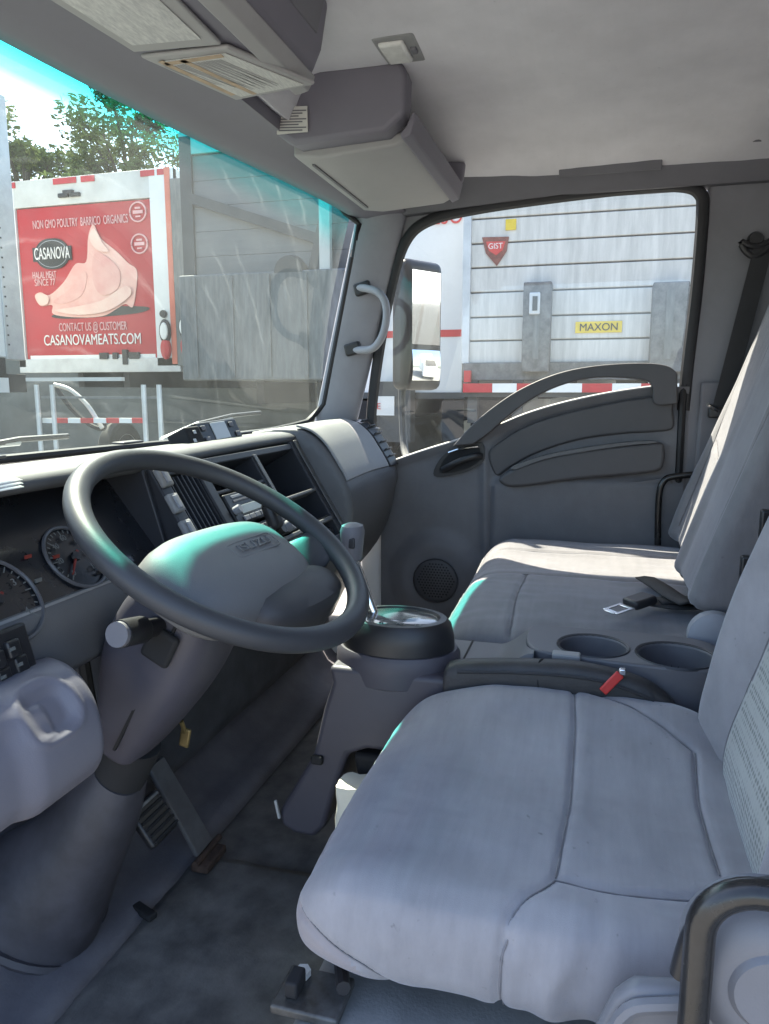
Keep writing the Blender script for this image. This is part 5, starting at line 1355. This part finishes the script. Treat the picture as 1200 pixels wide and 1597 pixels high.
xbox('bumper_block', X-.31, X+.0, zz_(20, 612, X), zz_(20, 584, X), BLACKM, .012, .2, .01)
xbox('warning_sticker', X-1.0, X-.31, zz_(20, 612, X), zz_(20, 590, X), WHITE, .02, .02)
text('VRN', 'lettering', LETR, (X-.55, yr-.024, zz_(20, 596, X)), .075, t5, X=(1, 0, 0), Y=(0, 0, 1), ext=.002)
text('33', 'lettering', LETR, (X-.62, yr-.024, zz_(20, 606, X)), .06, t5, X=(1, 0, 0), Y=(0, 0, 1), ext=.002)
q = MB(); q.box2((X-5.0, yr+.5, zb-.30), (X-.2, yr+.62, zb-.01)); q.build('chassis_rail', BLACKM, t5)
for k in (1.4, 4.2):
    wheel(Vector((X-k, yr+.35, GZ+.45)), .45, t5); wheel(Vector((X-k, yl-.35, GZ+.45)), .45, t5)

# --- white truck behind, seen only in the wing mirror
t6 = thing('box_truck', 'white box truck whose front shows only as a reflection in the wing mirror', 'truck', (3.2, -7, GZ))
q = MB(); q.box2((2.0, -16, .3), (4.4, -7.6, 3.2)); q.build('box_body', WHITE, t6, bevel=.04)
q = MB(); q.hexa([(2.1, -5.6, GZ+.35), (2.1, -5.6, 1.0), (2.1, -5.9, 2.1), (2.1, -7.4, 2.2), (2.1, -7.4, GZ+.35)], (2.2, 0, 0)); q.build('cab', WHITE, t6, bevel=.08)
q = MB(); q.hexa([(2.25, -5.61, 1.1), (4.15, -5.61, 1.1), (4.1, -5.85, 1.95), (2.3, -5.85, 1.95)], (0, .02, .01)); q.build('windscreen', BLACK, t6)
for x_ in (2.3, 3.8): q = MB(); q.box2((x_, -5.62, .1), (x_+.3, -5.57, .28)); q.build('headlamp', LENS, t6, bevel=.02)
for x_ in (2.3, 4.1): wheel_p = Vector((x_, -6.5, GZ+.45)); q = MB(); q.lathe([(.2, -.12), (.45, -.12), (.45, .12), (.2, .12)], wheel_p, (1, 0, 0), 24, cap=True); q.build('tyre', TYRE, t6)

# --- low barrier, posts, hoses in the yard ahead
X = 5.0
o = thing('striped_barrier', 'low bar with red and white reflective stripes on thin metal posts in the yard', 'barrier', (X, yy(140, 660, X), GZ))
for k in range(8): rect('stripe', X, 66+20*k, 652, 86+20*k-.4, 660, (WHR, REDR)[k % 2], o, .04)
for a in (60, 84, 226, 250):
    p = at(a, 640, 'x', X-.05); q = MB(); q.tube([Vector((X-.05, p.y, GZ)), Vector((X-.05, p.y, zz_(a, 600, X)))], .025, 8); q.build('post', ALU, o)
rect('top_bar', X-.08, 40, 589, 190, 594, WHITED, o, .05); rect('cross_bar', X-.03, 60, 618, 250, 622, GREYP, o, .04)
o = thing('air_hose', 'curved pale hose looping down behind the striped barrier', 'hose', tuple(at(120, 640, 'x', X+.2)))
q = MB(); q.tube(catmull([at(85, 600, 'x', X+.1), at(110, 608, 'x', X+.1), at(135, 630, 'x', X+.1), at(152, 655, 'x', X+.1), at(160, 668, 'x', X+.1)], 6), .022, 8); q.build('tube', WHITED, o)
o = thing('black_hose', 'curved black hose hanging behind the striped barrier', 'hose', tuple(at(120, 640, 'x', X+.3)))
q = MB(); q.tube(catmull([at(88, 605, 'x', X+.3), at(110, 635, 'x', X+.3), at(140, 662, 'x', X+.3), at(162, 668, 'x', X+.3), at(160, 650, 'x', X+.3)], 6), .025, 8); q.build('tube', BLACKM, o)

o = tag(MB().box2((13.5, -6.0, GZ), (13.8, 40, 1.7)).build('added_wall', mat('added_wall_grey', (.10, .105, .10), .9, .3, 1, .4, 20), bevel=.02), 'dark wall added behind the trucks to hide the bright far ground', 'wall')  # added wall, blocks the view of bright ground under the trucks
# --- trees
def tree(label, base, h, rad, n, seed):
    rnd = random.Random(seed)
    o = thing('tree', label, 'tree', tuple(base), 'trees behind the parked trucks'); base = Vector(base)
    q = MB(); q.tube(catmull([base, base+Vector((.1, .1, h*.3)), base+Vector((-.1, .2, h*.6)), base+Vector((.1, 0, h*.85))], 5), [.28 - .22*i/15 for i in range(16)], 10); q.build('trunk', BARK, o)
    q = MB(); clumps = []
    for k in range(38):
        a = rnd.uniform(0, 6.28); t = rnd.uniform(.32, 1.0); rr_ = rad*math.sin(math.pi*(.12 + .80*(t-.3)/.7))**.7*rnd.uniform(.45, 1.05)
        p = base + Vector((rr_*math.cos(a), rr_*math.sin(a), h*t)); clumps.append((p, rnd.uniform(.5, 1.05)*rad*.30))
        s_ = base + Vector((0, .1, h*max(.2, t-.25)))
        q.tube([s_, s_.lerp(p, .5)+Vector((0, 0, .2)), p], [.07, .045, .02], 5)
    q.build('branches', BARK, o)
    vs_, fs_ = [], []
    for p, r_ in clumps:
        for k in range(n):
            d = Vector((rnd.gauss(0, 1), rnd.gauss(0, 1), rnd.gauss(0, .8))); d = d.normalized()*r_*rnd.random()**.45
            c = p + d; u = Vector((rnd.gauss(0, 1), rnd.gauss(0, 1), rnd.gauss(0, 1))).normalized(); v = u.orthogonal().normalized(); s_ = rnd.uniform(.07, .15)
            b = len(vs_); vs_ += [c - u*s_, c + v*s_*.5, c + u*s_, c - v*s_*.5]; fs_.append((b, b+1, b+2, b+3))
    q = MB(); q.v = vs_; q.f = fs_; me = bpy.data.meshes.new('crown'); me.from_pydata([tuple(v - base) for v in vs_], [], fs_); c_ = bpy.data.objects.new('crown', me); col.objects.link(c_); me.materials.append(LEAF); c_.parent = o; c_['kind'] = 'stuff'
def tbase(px, d): p = at(px, 400, 'x', d); return (d, p.y, GZ)
tree('leafy tree at the far left above the red banner truck', tbase(50, 17), 8.9, 2.7, 420, 1)
tree('leafy tree right of the white sky gap, under the teal shade band', tbase(215, 18), 9.4, 2.9, 420, 2)
tree('small leafy tree filling the lower gap between the two taller trees', tbase(130, 22), 7.0, 2.6, 220, 5)

bpy.context.view_layer.update()
for ob in bpy.data.objects:
    if '_o' in ob: del ob['_o']
